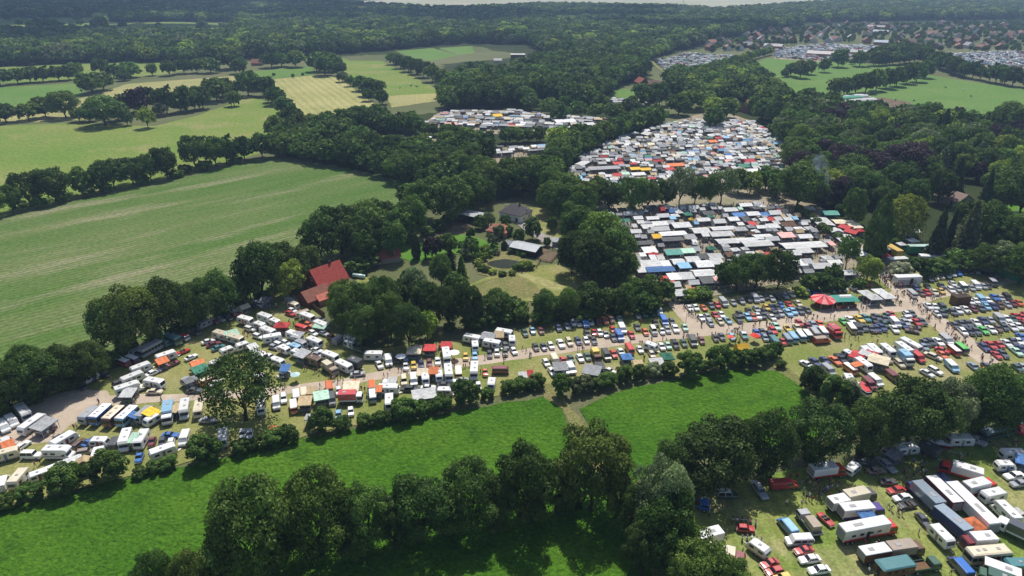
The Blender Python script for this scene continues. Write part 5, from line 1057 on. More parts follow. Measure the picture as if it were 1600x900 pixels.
for kind, c, p, a, L, D, place, group, hand in singles:
    me = SM[(kind, rnd.randrange(3))]; name, noun = SNOUN[kind]; col, cn = SC[c]; k = rnd.uniform(.7, 1.08)
    o = link(name, me, loc=(p.x, p.y, GZ)); o.rotation_euler.z = a; o.scale = (L, D, rnd.uniform(.93, 1.12))
    c1 = tuple(min(.85, x * k) for x in col); tint(o, c1, tuple(x * .9 for x in c1) if rnd.random() < .6 else rnd.choice([(.7, .7, .68), (.25, .27, .3), (.1, .16, .3), (.4, .36, .3)]))
    thing(o, f'{cn} {noun}', place, 'awning' if kind == 'A' else 'tent', group)
srcs = [bpy.data.objects.new('stall_kind', SM[(k, v)]) for k in 'ABCL' for v in range(3)]
kidx = {k: i * 3 for i, k in enumerate('ABCL')}
o = scatter('market_stalls_beyond', [(s[2].x, s[2].y, GZ) for s in mass], [(0, 0, s[3]) for s in mass], [(s[4], s[5], rnd.uniform(.93, 1.12)) for s in mass], [kidx[s[0]] + rnd.randrange(3) for s in mass], srcs,
            col1=[tuple(min(.85, x * kk) for x in SC[s[1]][0]) for s in mass for kk in (rnd.uniform(.7, 1.1),)], col2=[rnd.choice([(.7, .7, .68), (.25, .27, .3), (.5, .45, .4)]) for s in mass])
o['label'] = 'dense mass of pale stall roofs filling the upper market field'; o['category'] = 'market stalls'

# distant parked vehicles nobody could count
def lot(name, pts, ang_uv, row, seed, label, share=.85, codes='sshhetviNNwwn'):
    q = random.Random(seed); P = [px(u, v) for u, v in pts]; a = img_angle(*ang_uv); ca, sa = math.cos(a), math.sin(a); c = sum(P, Vector()) / len(P); A = []
    for i in range(-60, 61):
        for j in range(-90, 91):
            p = Vector((c.x + ca * j * 2.9 - sa * i * row, c.y + sa * j * 2.9 + ca * i * row, 0))
            if inside(p, P) and q.random() < share: A.append((p, a + math.pi / 2 + q.uniform(-.08, .08)))
    types = 'shetiNnm'; so = [bpy.data.objects.new('far_vehicle', vproto(t)[1]) for t in types]
    cols = [VC[q.choice('wwwwwwwwwwwwggggddkrlc')][0] for _ in A]
    o = scatter(name, [(p.x, p.y, GZ) for p, _ in A], [(0, 0, r) for _, r in A], [(1, 1, 1)] * len(A), [q.choice((0, 0, 1, 1, 2, 2, 3, 4, 5, 6, 7)) for _ in A], so, col1=cols, col2=cols)
    o['label'] = label; o['category'] = 'vehicles'
lot('far_parked_vehicles', [(1022, 97), (1072, 84), (1146, 88), (1134, 105), (1060, 117), (1038, 111)], (1080, 98, 40, -8), 8, 1, 'far lot packed with pale vehicles beside the clipped avenue', .9)
lot('village_parked_vehicles', [(1207, 79), (1282, 70), (1372, 73), (1376, 81), (1298, 96), (1212, 91)], (1290, 82, 40, -3), 7, 2, 'glittering mass of vehicles parked before the village halls')
lot('roadside_parked_vehicles', [(1466, 88), (1530, 82), (1700, 80), (1700, 110), (1540, 103), (1468, 96)], (1560, 93, 40, 1), 7.5, 3, 'wide lot of pale vehicles below the village gardens', .9)

# ------------------------------------------------------------------ single tents, huts and containers with their own parts
def part(o, name, mb, c1=None, c2=None, smooth=False):
    c = link(name, mb.mesh(o.name.split('.')[0] + '_' + name, smooth), o)
    if c1: tint(c, c1, c2)
    return c
def root(name, u, v, ang=0.0, z=None):
    p = px(u, v); o = link(name, None, loc=(p.x, p.y, GZ if z is None else z)); q = px(u + 6 * math.cos(R(ang)), v + 6 * math.sin(R(ang))); o.rotation_euler.z = math.atan2(q.y - p.y, q.x - p.x); return o
o = root('star_tent', 1284, 479); n = 12
for k in range(n):
    a0, a1 = 2 * math.pi * k / n, 2 * math.pi * (k + 1) / n; b = MB()
    r = [(3.9 * math.cos(a), 3.9 * math.sin(a), 2.5) for a in (a0, a1)]; m_ = [(1.9 * math.cos(a), 1.9 * math.sin(a), 3.25) for a in (a0, a1)]
    b.add(r + [m_[1], m_[0], (0, 0, 4.3)], [(0, 1, 2, 3), (3, 2, 4)], 'tarp'); b.add(r + [(r[1][0], r[1][1], 2.2), (r[0][0], r[0][1], 2.2)], [(3, 2, 1, 0)], 'tarp')
    part(o, 'roof_panel', b, (.62, .05, .06) if k % 2 else (.72, .28, .28))
for k in range(6): b = MB(); a = 2 * math.pi * k / 6; b.cyl((3.8 * math.cos(a), 3.8 * math.sin(a), 0), (3.8 * math.cos(a), 3.8 * math.sin(a), 2.5), .06, .06, 6, 'pole_metal'); part(o, 'pole', b)
b = MB(); b.cyl((0, 0, 0), (0, 0, 1.05), 2.3, 2.3, 12, 'wood'); part(o, 'counter', b)
thing(o, 'round star shaped tent with red and pink panels', 'beside the upper lane', 'tent')
o = root('drinks_stall', 1317, 478, -2); b = MB()
b.loft([[(-4, -2.6, 2.6), (4, -2.6, 2.6), (4, 2.6, 2.6), (-4, 2.6, 2.6)], [(-2, -.8, 3.3), (2, -.8, 3.3), (2, .8, 3.3), (-2, .8, 3.3)]], 'tarp'); part(o, 'roof', b, (.05, .28, .22))
b = MB(); b.box((0, 0, 3.5), (4.2, 1.7, .4), 'tarp', top=(.92, .5)); part(o, 'roof_lantern', b, (.75, .75, .72))
b = MB(); b.box((0, .9, 1.2), (7.4, 2.2, 2.4), 'wood'); part(o, 'back_room', b)
b = MB(); b.box((0, -1.6, .55), (7, .7, 1.1), 'wood'); part(o, 'counter', b)
for x in (-3.7, 3.7): b = MB(); b.cyl((x, -2.4, 0), (x, -2.4, 2.6), .06, .06, 6, 'pole_metal'); part(o, 'pole', b)
thing(o, 'green roofed drinks stall with a white roof lantern', 'beside the upper lane', 'stall')
def container(u, v, L, D, H, c1, c2, desc, place, ang, name='container', cat='container', marks=None):
    o = root(name, u, v, ang); b = MB(); b.box((0, 0, .3 + H / 2), (L, D, H), 'paint')
    nrib = int(L / .5)
    for k in range(nrib): b.box((-L / 2 + .25 + k * .5, 0, .3 + H / 2), (.12, D + .06, H * .92), 'paint')
    part(o, 'body', b, c1, c2); b = MB(); b.box((0, 0, .36 + H), (L + .1, D + .1, .1), 'paint', top=(.98, .95)); part(o, 'roof', b, c2)
    b = MB(); b.box((L * .1, -D / 2 - .05, .3 + H * .45), (1.0, .03, H * .8), 'underside'); part(o, 'door', b)
    if marks:
        b = MB(); q = random.Random(3)
        for r in range(4):
            x = -L * .44
            while x < L * .3: w = q.uniform(.1, .35); b.box((x, -D / 2 - .05, .8 + r * .45), (w, .02, .22), 'underside'); x += w + .14
        part(o, 'sign_writing', b)
    for k in (-.35, .35): b = MB(); b.box((k * L, 0, .16), (.3, D * .9, .3), 'underside'); part(o, 'support', b)
    thing(o, desc, place, cat)
container(1415, 445, 9, 2.6, 2.9, (.75, .75, .73), (.8, .8, .78), 'white show trailer covered in dark writing', 'at the market entrance', -2, 'show_trailer', 'trailer', True)
container(1392, 398, 9, 2.6, 2.8, (.62, .42, .12), (.72, .5, .15), 'ochre yellow container', 'at the end of the food stalls', 30)
container(1433, 396, 8, 2.5, 2.8, (.04, .28, .14), (.45, .6, .5), 'green container with pale top', 'at the end of the food stalls', 0)
container(1455, 412, 9.5, 2.6, 2.8, (.6, .6, .58), (.8, .8, .78), 'long white container', 'behind the market entrance bushes', 2)
container(1400, 416, 7, 2.6, 2.8, (.2, .2, .21), (.7, .7, .68), 'dark grey container with white top', 'behind the market entrance bushes', -3)
o = root('lookout_shed', 1498, 476, -4); b = MB(); b.box((0, 0, 1.5), (5.4, 2.6, 3.0), 'wood'); part(o, 'wall', b)
b = MB(); b.box((0, 0, 3.06), (5.6, 2.8, .12), 'dark_wood'); part(o, 'roof', b); b = MB(); b.box((-1.2, -1.32, 1.9), (.7, .04, .6), 'window_dark'); part(o, 'window', b)
b = MB()
for x in (.6, 2.6):
    for y in (-1.2, 1.2): b.box((x, y, 3.7), (.08, .08, 1.2), 'pole_metal')
for y in (-1.2, 1.2): b.box((1.6, y, 4.25), (2.1, .06, .06), 'pole_metal'); b.box((1.6, y, 3.75), (2.1, .05, .05), 'pole_metal')
part(o, 'railing', b); thing(o, 'brown boarded shed with railed lookout on top', 'beside the far classic row', 'shed')
o = root('ticket_hut', 1328, 611, 30); b = MB(); b.box((0, 0, 1.3), (2.2, 2, 2.6), 'paint'); part(o, 'wall', b, (.45, .04, .03)); b = MB(); b.box((0, 0, 2.75), (3.2, 2.5, .3), 'paint', top=(.9, .8)); part(o, 'roof', b, (.75, .75, .73)); b = MB(); b.box((0, -1.02, 1.6), (1.2, .04, .7), 'window_dark'); part(o, 'window', b)
thing(o, 'small red hut with overhanging white roof', 'at the meadow corner bushes', 'hut')
for (u, v, c, r_, ds, pl) in ((710, 562, (.8, .8, .78), 1.6, 'white parasol', 'beside the middle lane'), (1178, 535, (.65, .05, .03), 1.5, 'red parasol', 'south of the car lane'), (463, 597, (.5, .7, .7), 1.3, 'pale turquoise parasol', 'beside the sandy lane'), (627, 568, (.8, .8, .78), 1.5, 'white parasol', 'beside the small blue rounded car'), (1300, 521, (.75, .6, .42), 1.6, 'beige parasol', 'beside the red lorry'), (1308, 478, (.7, .35, .4), 1.3, 'folded pink parasol', 'beside the star tent'), (1140, 537, (.7, .15, .1), 1.2, 'coral parasol', 'south of the car lane')):
    o = root('parasol', u, v); b = MB(); rg = [(r_ * math.cos(k * math.pi / 4), r_ * math.sin(k * math.pi / 4), 2.15) for k in range(8)]
    for k in range(8): b.add([rg[k], rg[(k + 1) % 8], (0, 0, 2.75)], [(0, 1, 2)], 'tarp')
    part(o, 'canopy', b, c); b = MB(); b.cyl((0, 0, 0), (0, 0, 2.7), .04, .03, 6, 'pole_metal'); b.cyl((0, 0, 0), (0, 0, .1), .3, .28, 8, 'underside'); part(o, 'pole', b); thing(o, ds, pl, 'parasol', 'parasols')
o = root('screen_fence', 1577, 438, 20); b = MB(); b.box((0, 0, 1.5), (17, .06, 2.8), 'tarp'); part(o, 'netting', b, (.02, .22, .10))
for k in range(8): b = MB(); b.cyl((-8.4 + k * 2.4, .08, 0), (-8.4 + k * 2.4, .08, 3), .05, .05, 6, 'pole_metal'); part(o, 'post', b)
thing(o, 'green netting fence', 'beside the far classic row', 'fence')
for (u, v, h) in ((1071, 508, 6.0),):
    o = root('street_lamp', u, v); b = MB(); b.cyl((0, 0, 0), (0, 0, h), .09, .06, 8, 'pole_metal'); part(o, 'pole', b); b = MB(); b.box((.5, 0, h), (1.0, .22, .12), 'grey_plastic', top=(.9, .6)); part(o, 'lamp_head', b); thing(o, 'grey street lamp', 'at the lane junction below the market', 'street lamp')
o = root('sign_board', 930, 497); b = MB(); b.box((0, 0, 2.2), (1.1, .06, 1.1), 'window_frame'); b.box((0, -.045, 2.2), (.6, .02, .6), 'underside'); part(o, 'panel', b); b = MB(); b.cyl((0, .05, 0), (0, .05, 1.9), .05, .05, 6, 'pole_metal'); part(o, 'post', b); thing(o, 'white square sign board with dark centre', 'behind the upper car row', 'sign')

# ------------------------------------------------------------------ houses
def house(u, v, L, D, hw, hr, ang, roofc, wallc, desc, place, hip=0.0, name='house', cat='house', wins=0, chim=True, wallmat='house_wall', over=.35, gable=None, roofm='roof_tiles', parts=True):
    o = root(name, u, v, ang, 0); b = MB(); b.box((0, 0, hw / 2), (L, D, hw), wallmat)
    hx = L / 2 - hip * D / 2
    if not hip:
        for s in (-1, 1): b.add([(s * (L / 2 - .01), -D / 2, hw), (s * (L / 2 - .01), D / 2, hw), (s * (L / 2 - .01), 0, hw + hr - .1)], [(0, 1, 2)], wallmat)
    part(o, 'wall', b, roofc, wallc); r = MB(); ex, ey, t = L / 2 + over, D / 2 + over, .18; k = over * hr / (D / 2); rx = (L / 2 + over) if not hip else hx
    lo = hw - k
    top = [(-ex, -ey, lo), (ex, -ey, lo), (ex, ey, lo), (-ex, ey, lo), (-rx, 0, hw + hr), (rx, 0, hw + hr)]
    vs = top + [(x, y, z - t) for x, y, z in top]
    fs = [(0, 1, 5, 4), (2, 3, 4, 5), (1, 2, 5), (3, 0, 4)] if hip else [(0, 1, 5, 4), (2, 3, 4, 5)]
    fs += [tuple(reversed([i + 6 for i in f])) for f in fs]; edge = [(0, 1), (1, 2), (2, 3), (3, 0)] if hip else [(0, 1), (1, 5), (5, 2), (2, 3), (3, 4), (4, 0)]
    fs += [(b_, a_, a_ + 6, b_ + 6) for a_, b_ in edge]; r.add(vs, fs, roofm); rf = part(o, 'roof', r, roofc, wallc)
    if parts:
        if chim: c = MB(); c.box((L * .18, 0, hw + hr), (.6, .6, 1.5), 'brick'); c.box((L * .18, 0, hw + hr + .8), (.7, .7, .1), 'underside'); cc = link('chimney', c.mesh('house_chimney'), rf)
        for s in (-1, 1):
            for i in range(wins):
                x = -L / 2 + L * (i + .5) / wins
                for z in ((1.5,) if hw < 4.2 else (1.5, 4.0)):
                    w = MB(); w.box((x, s * (D / 2 + .02), z), (1.1, .06, 1.25), 'window_frame'); f = part(o, 'window', w); w = MB(); w.box((x, s * (D / 2 + .052), z), (.9, .02, 1.05), 'window_dark'); link('pane', w.mesh('window_pane'), f)
        if wins:
            for s in (-1, 1):
                for y, z in ((-D * .22, 1.5), (D * .22, 1.5), (0, hw + hr * .35)): w = MB(); w.box((s * (L / 2 + .02), y, z), (.06, 1.0, 1.2), 'window_frame'); f = part(o, 'window', w); w = MB(); w.box((s * (L / 2 + .052), y, z), (.02, .8, 1.0), 'window_dark'); link('pane', w.mesh('window_pane'), f)
            d = MB(); d.box((L * .3, -D / 2 - .03, 1.05), (1.0, .06, 2.1), 'dark_wood'); part(o, 'door', d)
    thing(o, desc, place, cat); return o
RED, BRN, DRK, GRYR = (.40, .075, .05), (.19, .085, .06), (.075, .07, .075), (.3, .31, .33)
house(512, 452, 11.5, 9, 4.0, 5.2, -21, (.36, .06, .045), (.2, .08, .05), 'brick farmhouse with steep red tiled roof', 'behind the camp rows', wins=3, wallmat='brick')
house(493, 472, 9, 6.5, 2.8, 2.6, -21, (.24, .09, .06), (.16, .07, .05), 'low brown roofed barn wing', 'in front of the brick farmhouse', name='barn', cat='barn', chim=False, wallmat='brick')
house(504, 474, 4, 3.5, 2.4, 1.2, -21, (.5, .15, .10), (.4, .2, .15), 'small shed with pinkish red roof', 'in front of the brick farmhouse', name='shed', cat='shed', chim=False, parts=False)
house(599, 408, 12, 6, 2.6, 2.2, -8, (.42, .12, .08), (.4, .3, .25), 'long low outbuilding with faded red roof', 'behind the garden trees', name='shed', cat='shed', chim=False)
house(806, 341, 11, 9.5, 3.6, 3.2, 12, DRK, (.8, .78, .74), 'white house with dark hipped roof', 'in the walled garden lawn', hip=.8, wins=3)
house(780, 366, 8.5, 7, 2.5, 2.2, 8, (.36, .14, .09), (.4, .25, .18), 'small house with terracotta hipped roof', 'beside the bright garden lawn', hip=.8, wins=2, chim=False)
house(823, 395, 10.5, 6.5, 2.9, .9, 12, GRYR, (.06, .04, .03), 'dark wooden stable with grey metal roof', 'beside the pond paddock', name='stable', cat='stable', chim=False, wallmat='dark_wood', roofm='metal_roof', over=.6)
o = root('carport', 738, 345, 12, 0); b = MB(); b.box((0, 0, 3.3), (11, 7, .16), 'metal_roof'); part(o, 'roof', b)
for x in (-5, 0, 5):
    for y in (-3.1, 3.1): b = MB(); b.box((x, y, 1.6), (.2, .2, 3.2), 'dark_wood'); part(o, 'post', b)
b = MB(); b.box((0, 3.3, 1.6), (10.6, .1, 3.0), 'dark_wood'); part(o, 'back_wall', b); thing(o, 'open carport with pale metal roof', 'behind the bright garden lawn', 'carport')
house(800, 388, 4, 3.5, 2.3, .8, 10, (.25, .26, .28), (.3, .28, .25), 'small grey garden shed', 'beside the pond', name='shed', cat='shed', chim=False, parts=False)
house(874, 384, 4.5, 4, 2.4, .9, 10, (.4, .42, .44), (.35, .33, .3), 'small pale garage', 'at the end of the garden drive', name='garage', cat='garage', chim=False, parts=False)
house(1338, 243, 12, 8, 3, 4, 20, (.30, .09, .06), (.3, .2, .15), 'house with long red roof among trees', 'left of the purple beech', chim=True, wins=3)
house(1370, 250, 11, 7, 2.8, 3, -8, (.36, .1, .07), (.3, .2, .15), 'low house with bright red roof', 'beside the purple beech', wins=2)
house(1473, 294, 11, 9, 3, 5, 5, (.17, .11, .09), (.4, .3, .25), 'brown roofed house with steep roof', 'between park conifers', wins=2)
house(1483, 315, 16, 10, 2.8, 3, 18, (.22, .15, .12), (.4, .3, .25), 'house with broad pale brown roof', 'between park conifers', wins=3, chim=False)
house(1150, 148, 16, 10, 3, 4, -5, (.28, .15, .10), (.3, .15, .1), 'farm barn with brown tiled roof', 'behind the upper market', name='barn', cat='barn', chim=False)
house(1170, 172, 20, 14, 3.2, 5.5, -25, (.36, .15, .11), (.3, .15, .1), 'big barn with faded red roof', 'behind the upper market', name='barn', cat='barn', chim=False)
house(1002, 133, 13, 9, 3, 4, 20, (.24, .07, .05), (.12, .05, .04), 'red roofed barn with dark gable', 'behind the small green pasture', name='barn', cat='barn', chim=False)
house(1026, 137, 15, 9, 3, 3.5, 10, (.15, .07, .055), (.12, .05, .04), 'dark brown roofed barn', 'behind the small green pasture', name='barn', cat='barn', chim=False)
house(809, 94, 17, 12, 7, .6, 0, (.5, .48, .45), (.3, .11, .07), 'brick building with flat pale roof', 'at the wood edge yard', name='brick_building', cat='building', chim=False, wallmat='brick', parts=False)
house(815, 104, 14, 9, 3, .6, 0, (.42, .4, .38), (.4, .35, .3), 'low building with flat grey roof', 'at the wood edge yard', name='workshop', cat='building', chim=False, parts=False)
house(836, 101, 13, 7, 3, .6, 3, (.2, .2, .21), (.4, .35, .3), 'low building with flat dark roof', 'at the wood edge yard', name='workshop', cat='building', chim=False, parts=False)
house(403, 102, 12, 8, 3, 4, 0, (.33, .15, .11), (.3, .15, .1), 'reddish farmhouse', 'beside the bright far pasture', parts=False)
house(778, 98, 9, 6, 3, 2, 0, (.5, .48, .45), (.6, .5, .4), 'pale roofed cottage', 'beside the far pasture yard', parts=False)
house(1338, 172, 9, 7, 2.6, 2, 5, (.33, .15, .12), (.3, .15, .1), 'small red brick hut', 'beside the silage heaps', parts=False)
vq = random.Random(21); spots = []
VROOF = [((.11, .07, .06), 'dark brown'), ((.17, .09, .07), 'reddish brown'), ((.26, .12, .085), 'red'), ((.09, .085, .09), 'slate grey'), ((.3, .29, .29), 'pale grey'), ((.34, .19, .13), 'orange')]
tries = 0
while len(spots) < 125 and tries < 4000:
    tries += 1; u, v = vq.uniform(1105, 1610), vq.uniform(38, 79)
    lim = 46 if u < 1250 else 42
    if v < lim - 4 or (1205 < u < 1380 and v > 68) or (u > 1455 and v > 78) or (u < 1200 and v > 80): continue
    p = px(u, v)
    if any((p - s).length < 15.5 for s in spots): continue
    spots.append(p); rc, rn = vq.choice(VROOF[:2] * 3 + VROOF); L, D = vq.uniform(10, 17), vq.uniform(8, 11)
    house(u, v, L, D, vq.uniform(3.2, 5), vq.uniform(2.6, 4.6), vq.uniform(-40, 40), rc, vq.choice([(.55, .5, .45), (.25, .11, .08), (.3, .13, .09), (.7, .68, .64)]), rn + ' roofed village house', 'beyond the far car lots', parts=False)['group'] = 'village houses'
for (u, v, L, D, h, c, ds) in ((1369, 46, 30, 18, 5, (.3, .26, .25), 'big hall with dull grey roof'), (1376, 53, 24, 14, 4, (.38, .4, .43), 'long hall with bluish grey roof'), (1281, 88, 30, 18, 4, (.5, .46, .44), 'wide flat hall with pale roof'), (1208, 76, 24, 12, 4, (.45, .43, .42), 'pale roofed barn at the village edge'), (1376, 70, 18, 10, 4, (.45, .5, .56), 'shed with shining bluish roof'), (1340, 86, 26, 14, 4, (.4, .4, .4), 'low grey hall')):
    house(u, v, L, D, h, 2.5, 3, c, (.3, .15, .11), ds, 'among the far car lots', name='village_hall', cat='hall', chim=False, parts=False)
vt = []
vtr = wood(None, [(1105, 84), (1120, 66), (1240, 44), (1600, 34), (1660, 40), (1660, 82), (1460, 82), (1380, 68), (1280, 66), (1200, 76)], 15, (5, 9), tones='ddmmo')
vtr = [s for s in vtr if all((s[0] - h).length > 9 for h in spots) and rnd.random() < .66]
o = scatter('village_garden_trees', [(s[0].x, s[0].y, 0) for s in vtr], [(0, 0, rnd.uniform(0, 6.28)) for s in vtr], [(s[2], s[2], s[1]) for s in vtr], [rnd.randrange(4) for s in vtr], src, col1=[var_tone(s[4]) for s in vtr])
o['label'] = 'green garden trees scattered between the village roofs'; o['category'] = 'trees'
for (u, v, L, c, ds) in ((1317, 155, 42, (.10, .3, .2), 'long silage heap with green cover'), (1340, 159, 42, (.45, .46, .46), 'long silage heap with grey cover'), (1355, 164, 40, (.32, .33, .34), 'long silage heap with dark grey cover'), (1335, 152, 30, (.55, .56, .56), 'silage heap with pale cover')):
    o = root('silage_heap', u, v, -5, 0); b = MB(); b.loft([[(x, w * math.cos(t), hh * math.sin(t)) for t in [k * math.pi / 8 for k in range(9)]] for x, w, hh in ((-L / 2, 2.5, .3), (-L / 2 + 3, 4, 2.2), (0, 4.2, 2.5), (L / 2 - 3, 4, 2.2), (L / 2, 2.5, .3))], 'tarp'); part(o, 'cover', b, c, smooth=True)
    b = MB(); b.box((0, 0, .06), (L + 1, 9, .1), 'pole_metal'); part(o, 'slab', b); thing(o, ds, 'beside the cattle pasture', 'silage heap')
o = root('gas_tank', 561, 435, 8, 0); b = MB(); b.cyl((-2.2, 0, 1.0), (2.2, 0, 1.0), .75, .75, 14, 'paint'); b.cyl((2.2, 0, 1.0), (2.5, 0, 1.0), .75, .3, 14, 'paint'); b.cyl((-2.5, 0, 1.0), (-2.2, 0, 1.0), .3, .75, 14, 'paint'); part(o, 'tank', b, (.5, .68, .64), smooth=True)
for x in (-1.4, 1.4): b = MB(); b.box((x, 0, .15), (.3, 1.0, .4), 'underside'); part(o, 'foot', b)
thing(o, 'pale turquoise gas tank', 'beside the brick farmhouse', 'tank')
def fence(pts, h, desc, place, m='dark_wood', boards=False, closed=False):
    P = [px(u, v) for u, v in pts]; P = P + [P[0]] if closed else P; o = link('wooden_fence', None, loc=(P[0].x, P[0].y, 0)); b = MB(); o0 = P[0]
    for a, c in zip(P, P[1:]):
        d = c - a; L = d.length; rz = math.atan2(d.y, d.x); mid = (a + c) / 2 - o0
        if boards: b.box((mid.x, mid.y, h / 2), (L, .05, h), m, rz=rz)
        else:
            for z in (h * .45, h * .9): b.box((mid.x, mid.y, z), (L, .05, .12), m, rz=rz)
        for k in range(int(L / 2.2) + 1):
            q = a + d * min(1, k * 2.2 / L) - o0; pb = MB(); pb.box((q.x, q.y, h / 2 + .05), (.14, .14, h + .1), m); part(o, 'post', pb)
    part(o, 'rail' if not boards else 'boards', b); thing(o, desc, place, 'fence')
fence([(833, 398), (850, 388), (874, 396), (862, 411), (845, 409)], 1.2, 'dark post and rail fence', 'around the pond paddock', closed=True)
fence([(472, 462), (484, 478), (500, 490), (508, 496)], 1.8, 'brown board fence', 'between farmhouse and camp rows', 'wood', True)
fence([(845, 409), (838, 420), (815, 428), (790, 430)], 1.1, 'dark post and rail fence', 'in front of the pond')
o = root('radio_mast', 1065, 31, 0, 0); b = MB()
for k in range(3): a = k * 2.094; b.cyl((.9 * math.cos(a), .9 * math.sin(a), 0), (.35 * math.cos(a), .35 * math.sin(a), 92), .22, .18, 5, 'pole_metal')
part(o, 'lattice', b)
for z in (30, 60, 85): b = MB(); b.box((0, 0, z), (1.6, 1.6, .5), 'pole_metal'); part(o, 'platform', b)
thing(o, 'tall thin radio mast rising from the far woods', 'beside the pale field', 'mast')

# ------------------------------------------------------------------ people and animals
def skin_mesh(name, joints, edges, radii, subdiv=1, paint=None, mats=()):
    me = bpy.data.meshes.new(name); me.from_pydata(joints, edges, []); ob = bpy.data.objects.new(name, me); COL.objects.link(ob)
    md = ob.modifiers.new('skin', 'SKIN'); md.use_smooth_shade = True
    for i, r in enumerate(radii): me.skin_vertices[0].data[i].radius = (r, r) if not isinstance(r, tuple) else r
    me.skin_vertices[0].data[0].use_root = True
    if subdiv: ob.modifiers.new('sub', 'SUBSURF').levels = subdiv; ob.modifiers['sub'].render_levels = subdiv
    dg = bpy.context.evaluated_depsgraph_get(); out = bpy.data.meshes.new_from_object(ob.evaluated_get(dg)); out.name = name
    COL.objects.unlink(ob); bpy.data.objects.remove(ob)
    out.materials.clear()
    for m in mats: out.materials.append(MATS[m])
    for p in out.polygons: p.use_smooth = True; p.material_index = paint(p.center) if paint else 0
    return out
def person_mesh(pose):
    """a clothed adult, 1.75 m: walking, standing, arms bent or one hand up; legs, arms, hands with fingers merged at this size, neck and head grow from the pelvis"""
    s = {'walk': .26, 'stand': .05, 'talk': .06, 'bend': .1}[pose]; lean = .0 if pose != 'bend' else .35
    J = [(0, 0, .95), (lean * .4, 0, 1.18), (lean * .8, 0, 1.40), (lean * 1.05, 0, 1.52), (lean * 1.2 + .02, 0, 1.66)]
    Rr = [(.16, .125), (.145, .115), (.165, .115), .058, (.092, .105)]; E = [(0, 1), (1, 2), (2, 3), (3, 4)]
    for sgn in (-1, 1):
        f = s * sgn; b = len(J)
        J += [(0, sgn * .10, .9), (f * .55 + .02, sgn * .105, .49), (f, sgn * .11, .09), (f + .16, sgn * .12, .04)]; Rr += [.095, .062, .045, .042]
        E += [(0, b), (b, b + 1), (b + 1, b + 2), (b + 2, b + 3)]
        a = len(J); sx = lean * .8
        if pose == 'talk' and sgn > 0: el, ha, fi = (sx + .06, .27, 1.14), (sx + .28, .2, 1.24), (sx + .36, .17, 1.3)
        elif pose == 'bend': el, ha, fi = (sx + .12, sgn * .24, 1.1), (sx + .3, sgn * .16, .92), (sx + .36, sgn * .14, .86)
        else: el, ha, fi = (sx - f * .5, sgn * .26, 1.13), (sx - f * .7 + .06, sgn * .27, .9), (sx - f * .7 + .1, sgn * .26, .8)
        J += [(sx, sgn * .19, 1.40), el, ha, fi]; Rr += [.062, .046, .034, .028]; E += [(2, a), (a, a + 1), (a + 1, a + 2), (a + 2, a + 3)]
    def paint(c):
        if c.z > 1.62 and (c.z > 1.70 or c.x < lean * 1.2 - .0): return 3
        if c.z > 1.49: return 2
        if c.z < .1: return 4
        if abs(c.y) > .17 and c.z < 1.2: return 2
        if c.z < .96: return 1
        return 0
    return skin_mesh('person', J, E, Rr, 1, paint, ('shirt', 'trousers', 'skin', 'hair', 'shoes'))
PERSONS = {k: person_mesh(k) for k in ('walk', 'stand', 'talk', 'bend')}
SHIRT = [((.02, .02, .025), 'black'), ((.7, .7, .68), 'white'), ((.025, .04, .11), 'navy'), ((.40, .03, .03), 'red'), ((.1, .17, .38), 'blue'), ((.2, .2, .21), 'grey'), ((.08, .10, .05), 'olive'), ((.45, .35, .22), 'beige'), ((.32, .05, .12), 'wine'), ((.55, .42, .06), 'yellow'), ((.3, .45, .55), 'turquoise')]
TROU = [((.025, .03, .05), 'dark'), ((.05, .08, .16), 'blue'), ((.30, .24, .16), 'khaki'), ((.02, .02, .02), 'black'), ((.2, .2, .2), 'grey')]
pq = random.Random(99)
PEOPLE = []
def blocked(p, m=.35):
    for v in VEH:
        dx, dy = p.x - v['x'], p.y - v['y']
        if abs(dx) < 9 and abs(dy) < 9:
            c, s = math.cos(v['a']), math.sin(v['a'])
            if abs(dx * c + dy * s) < v['L'] / 2 + m and abs(-dx * s + dy * c) < v['W'] / 2 + m: return True
    for s_ in singles:
        dx, dy = p.x - s_[2].x, p.y - s_[2].y
        if abs(dx) < 6 and abs(dy) < 6:
            c, s = math.cos(s_[3]), math.sin(s_[3])
            if abs(dx * c + dy * s) < s_[4] / 2 - .6 and -s_[5] * .42 < (-dx * s + dy * c) < s_[5] * .5: return True
    return False
def along(place, pts, width, n, group='visitors walking on the sandy lanes'):
    P = [px(u, v) for u, v in pts]; Ls = [(b - a).length for a, b in zip(P, P[1:])]; tot = sum(Ls); k = 0; t = 0
    while k < n and t < n * 6:
        t += 1; s = pq.uniform(0, tot)
        for a, b, L in zip(P, P[1:], Ls):
            if s <= L: break
            s -= L
        d = (b - a) / L; nr = Vector((-d.y, d.x, 0)); base = a + d * s + nr * pq.uniform(-width / 2, width / 2)
        for j in range(pq.choice((1, 1, 2, 2, 3))):
            p = base + Vector((pq.uniform(-.7, .7), pq.uniform(-.7, .7), 0))
            if k < n and not blocked(p) and all((p - q[0]).length > .5 for q in PEOPLE[-60:]): PEOPLE.append((p, math.atan2(d.y, d.x) + pq.choice((0, math.pi)) + pq.uniform(-.5, .5), place, group)); k += 1
def spot(place, data, group='visitors on the meadow'):
    for e in data.split(';'):
        u, v, n, r = map(float, e.split()); c = px(u, v)
        for k in range(int(n) * 4):
            p = c + Vector((pq.gauss(0, r * .5), pq.gauss(0, r * .5), 0))
            if not blocked(p) and all((p - q[0]).length > .55 for q in PEOPLE[-40:]):
                PEOPLE.append((p, pq.uniform(0, 6.28), place, group))
                n -= 1
                if n <= 0: break
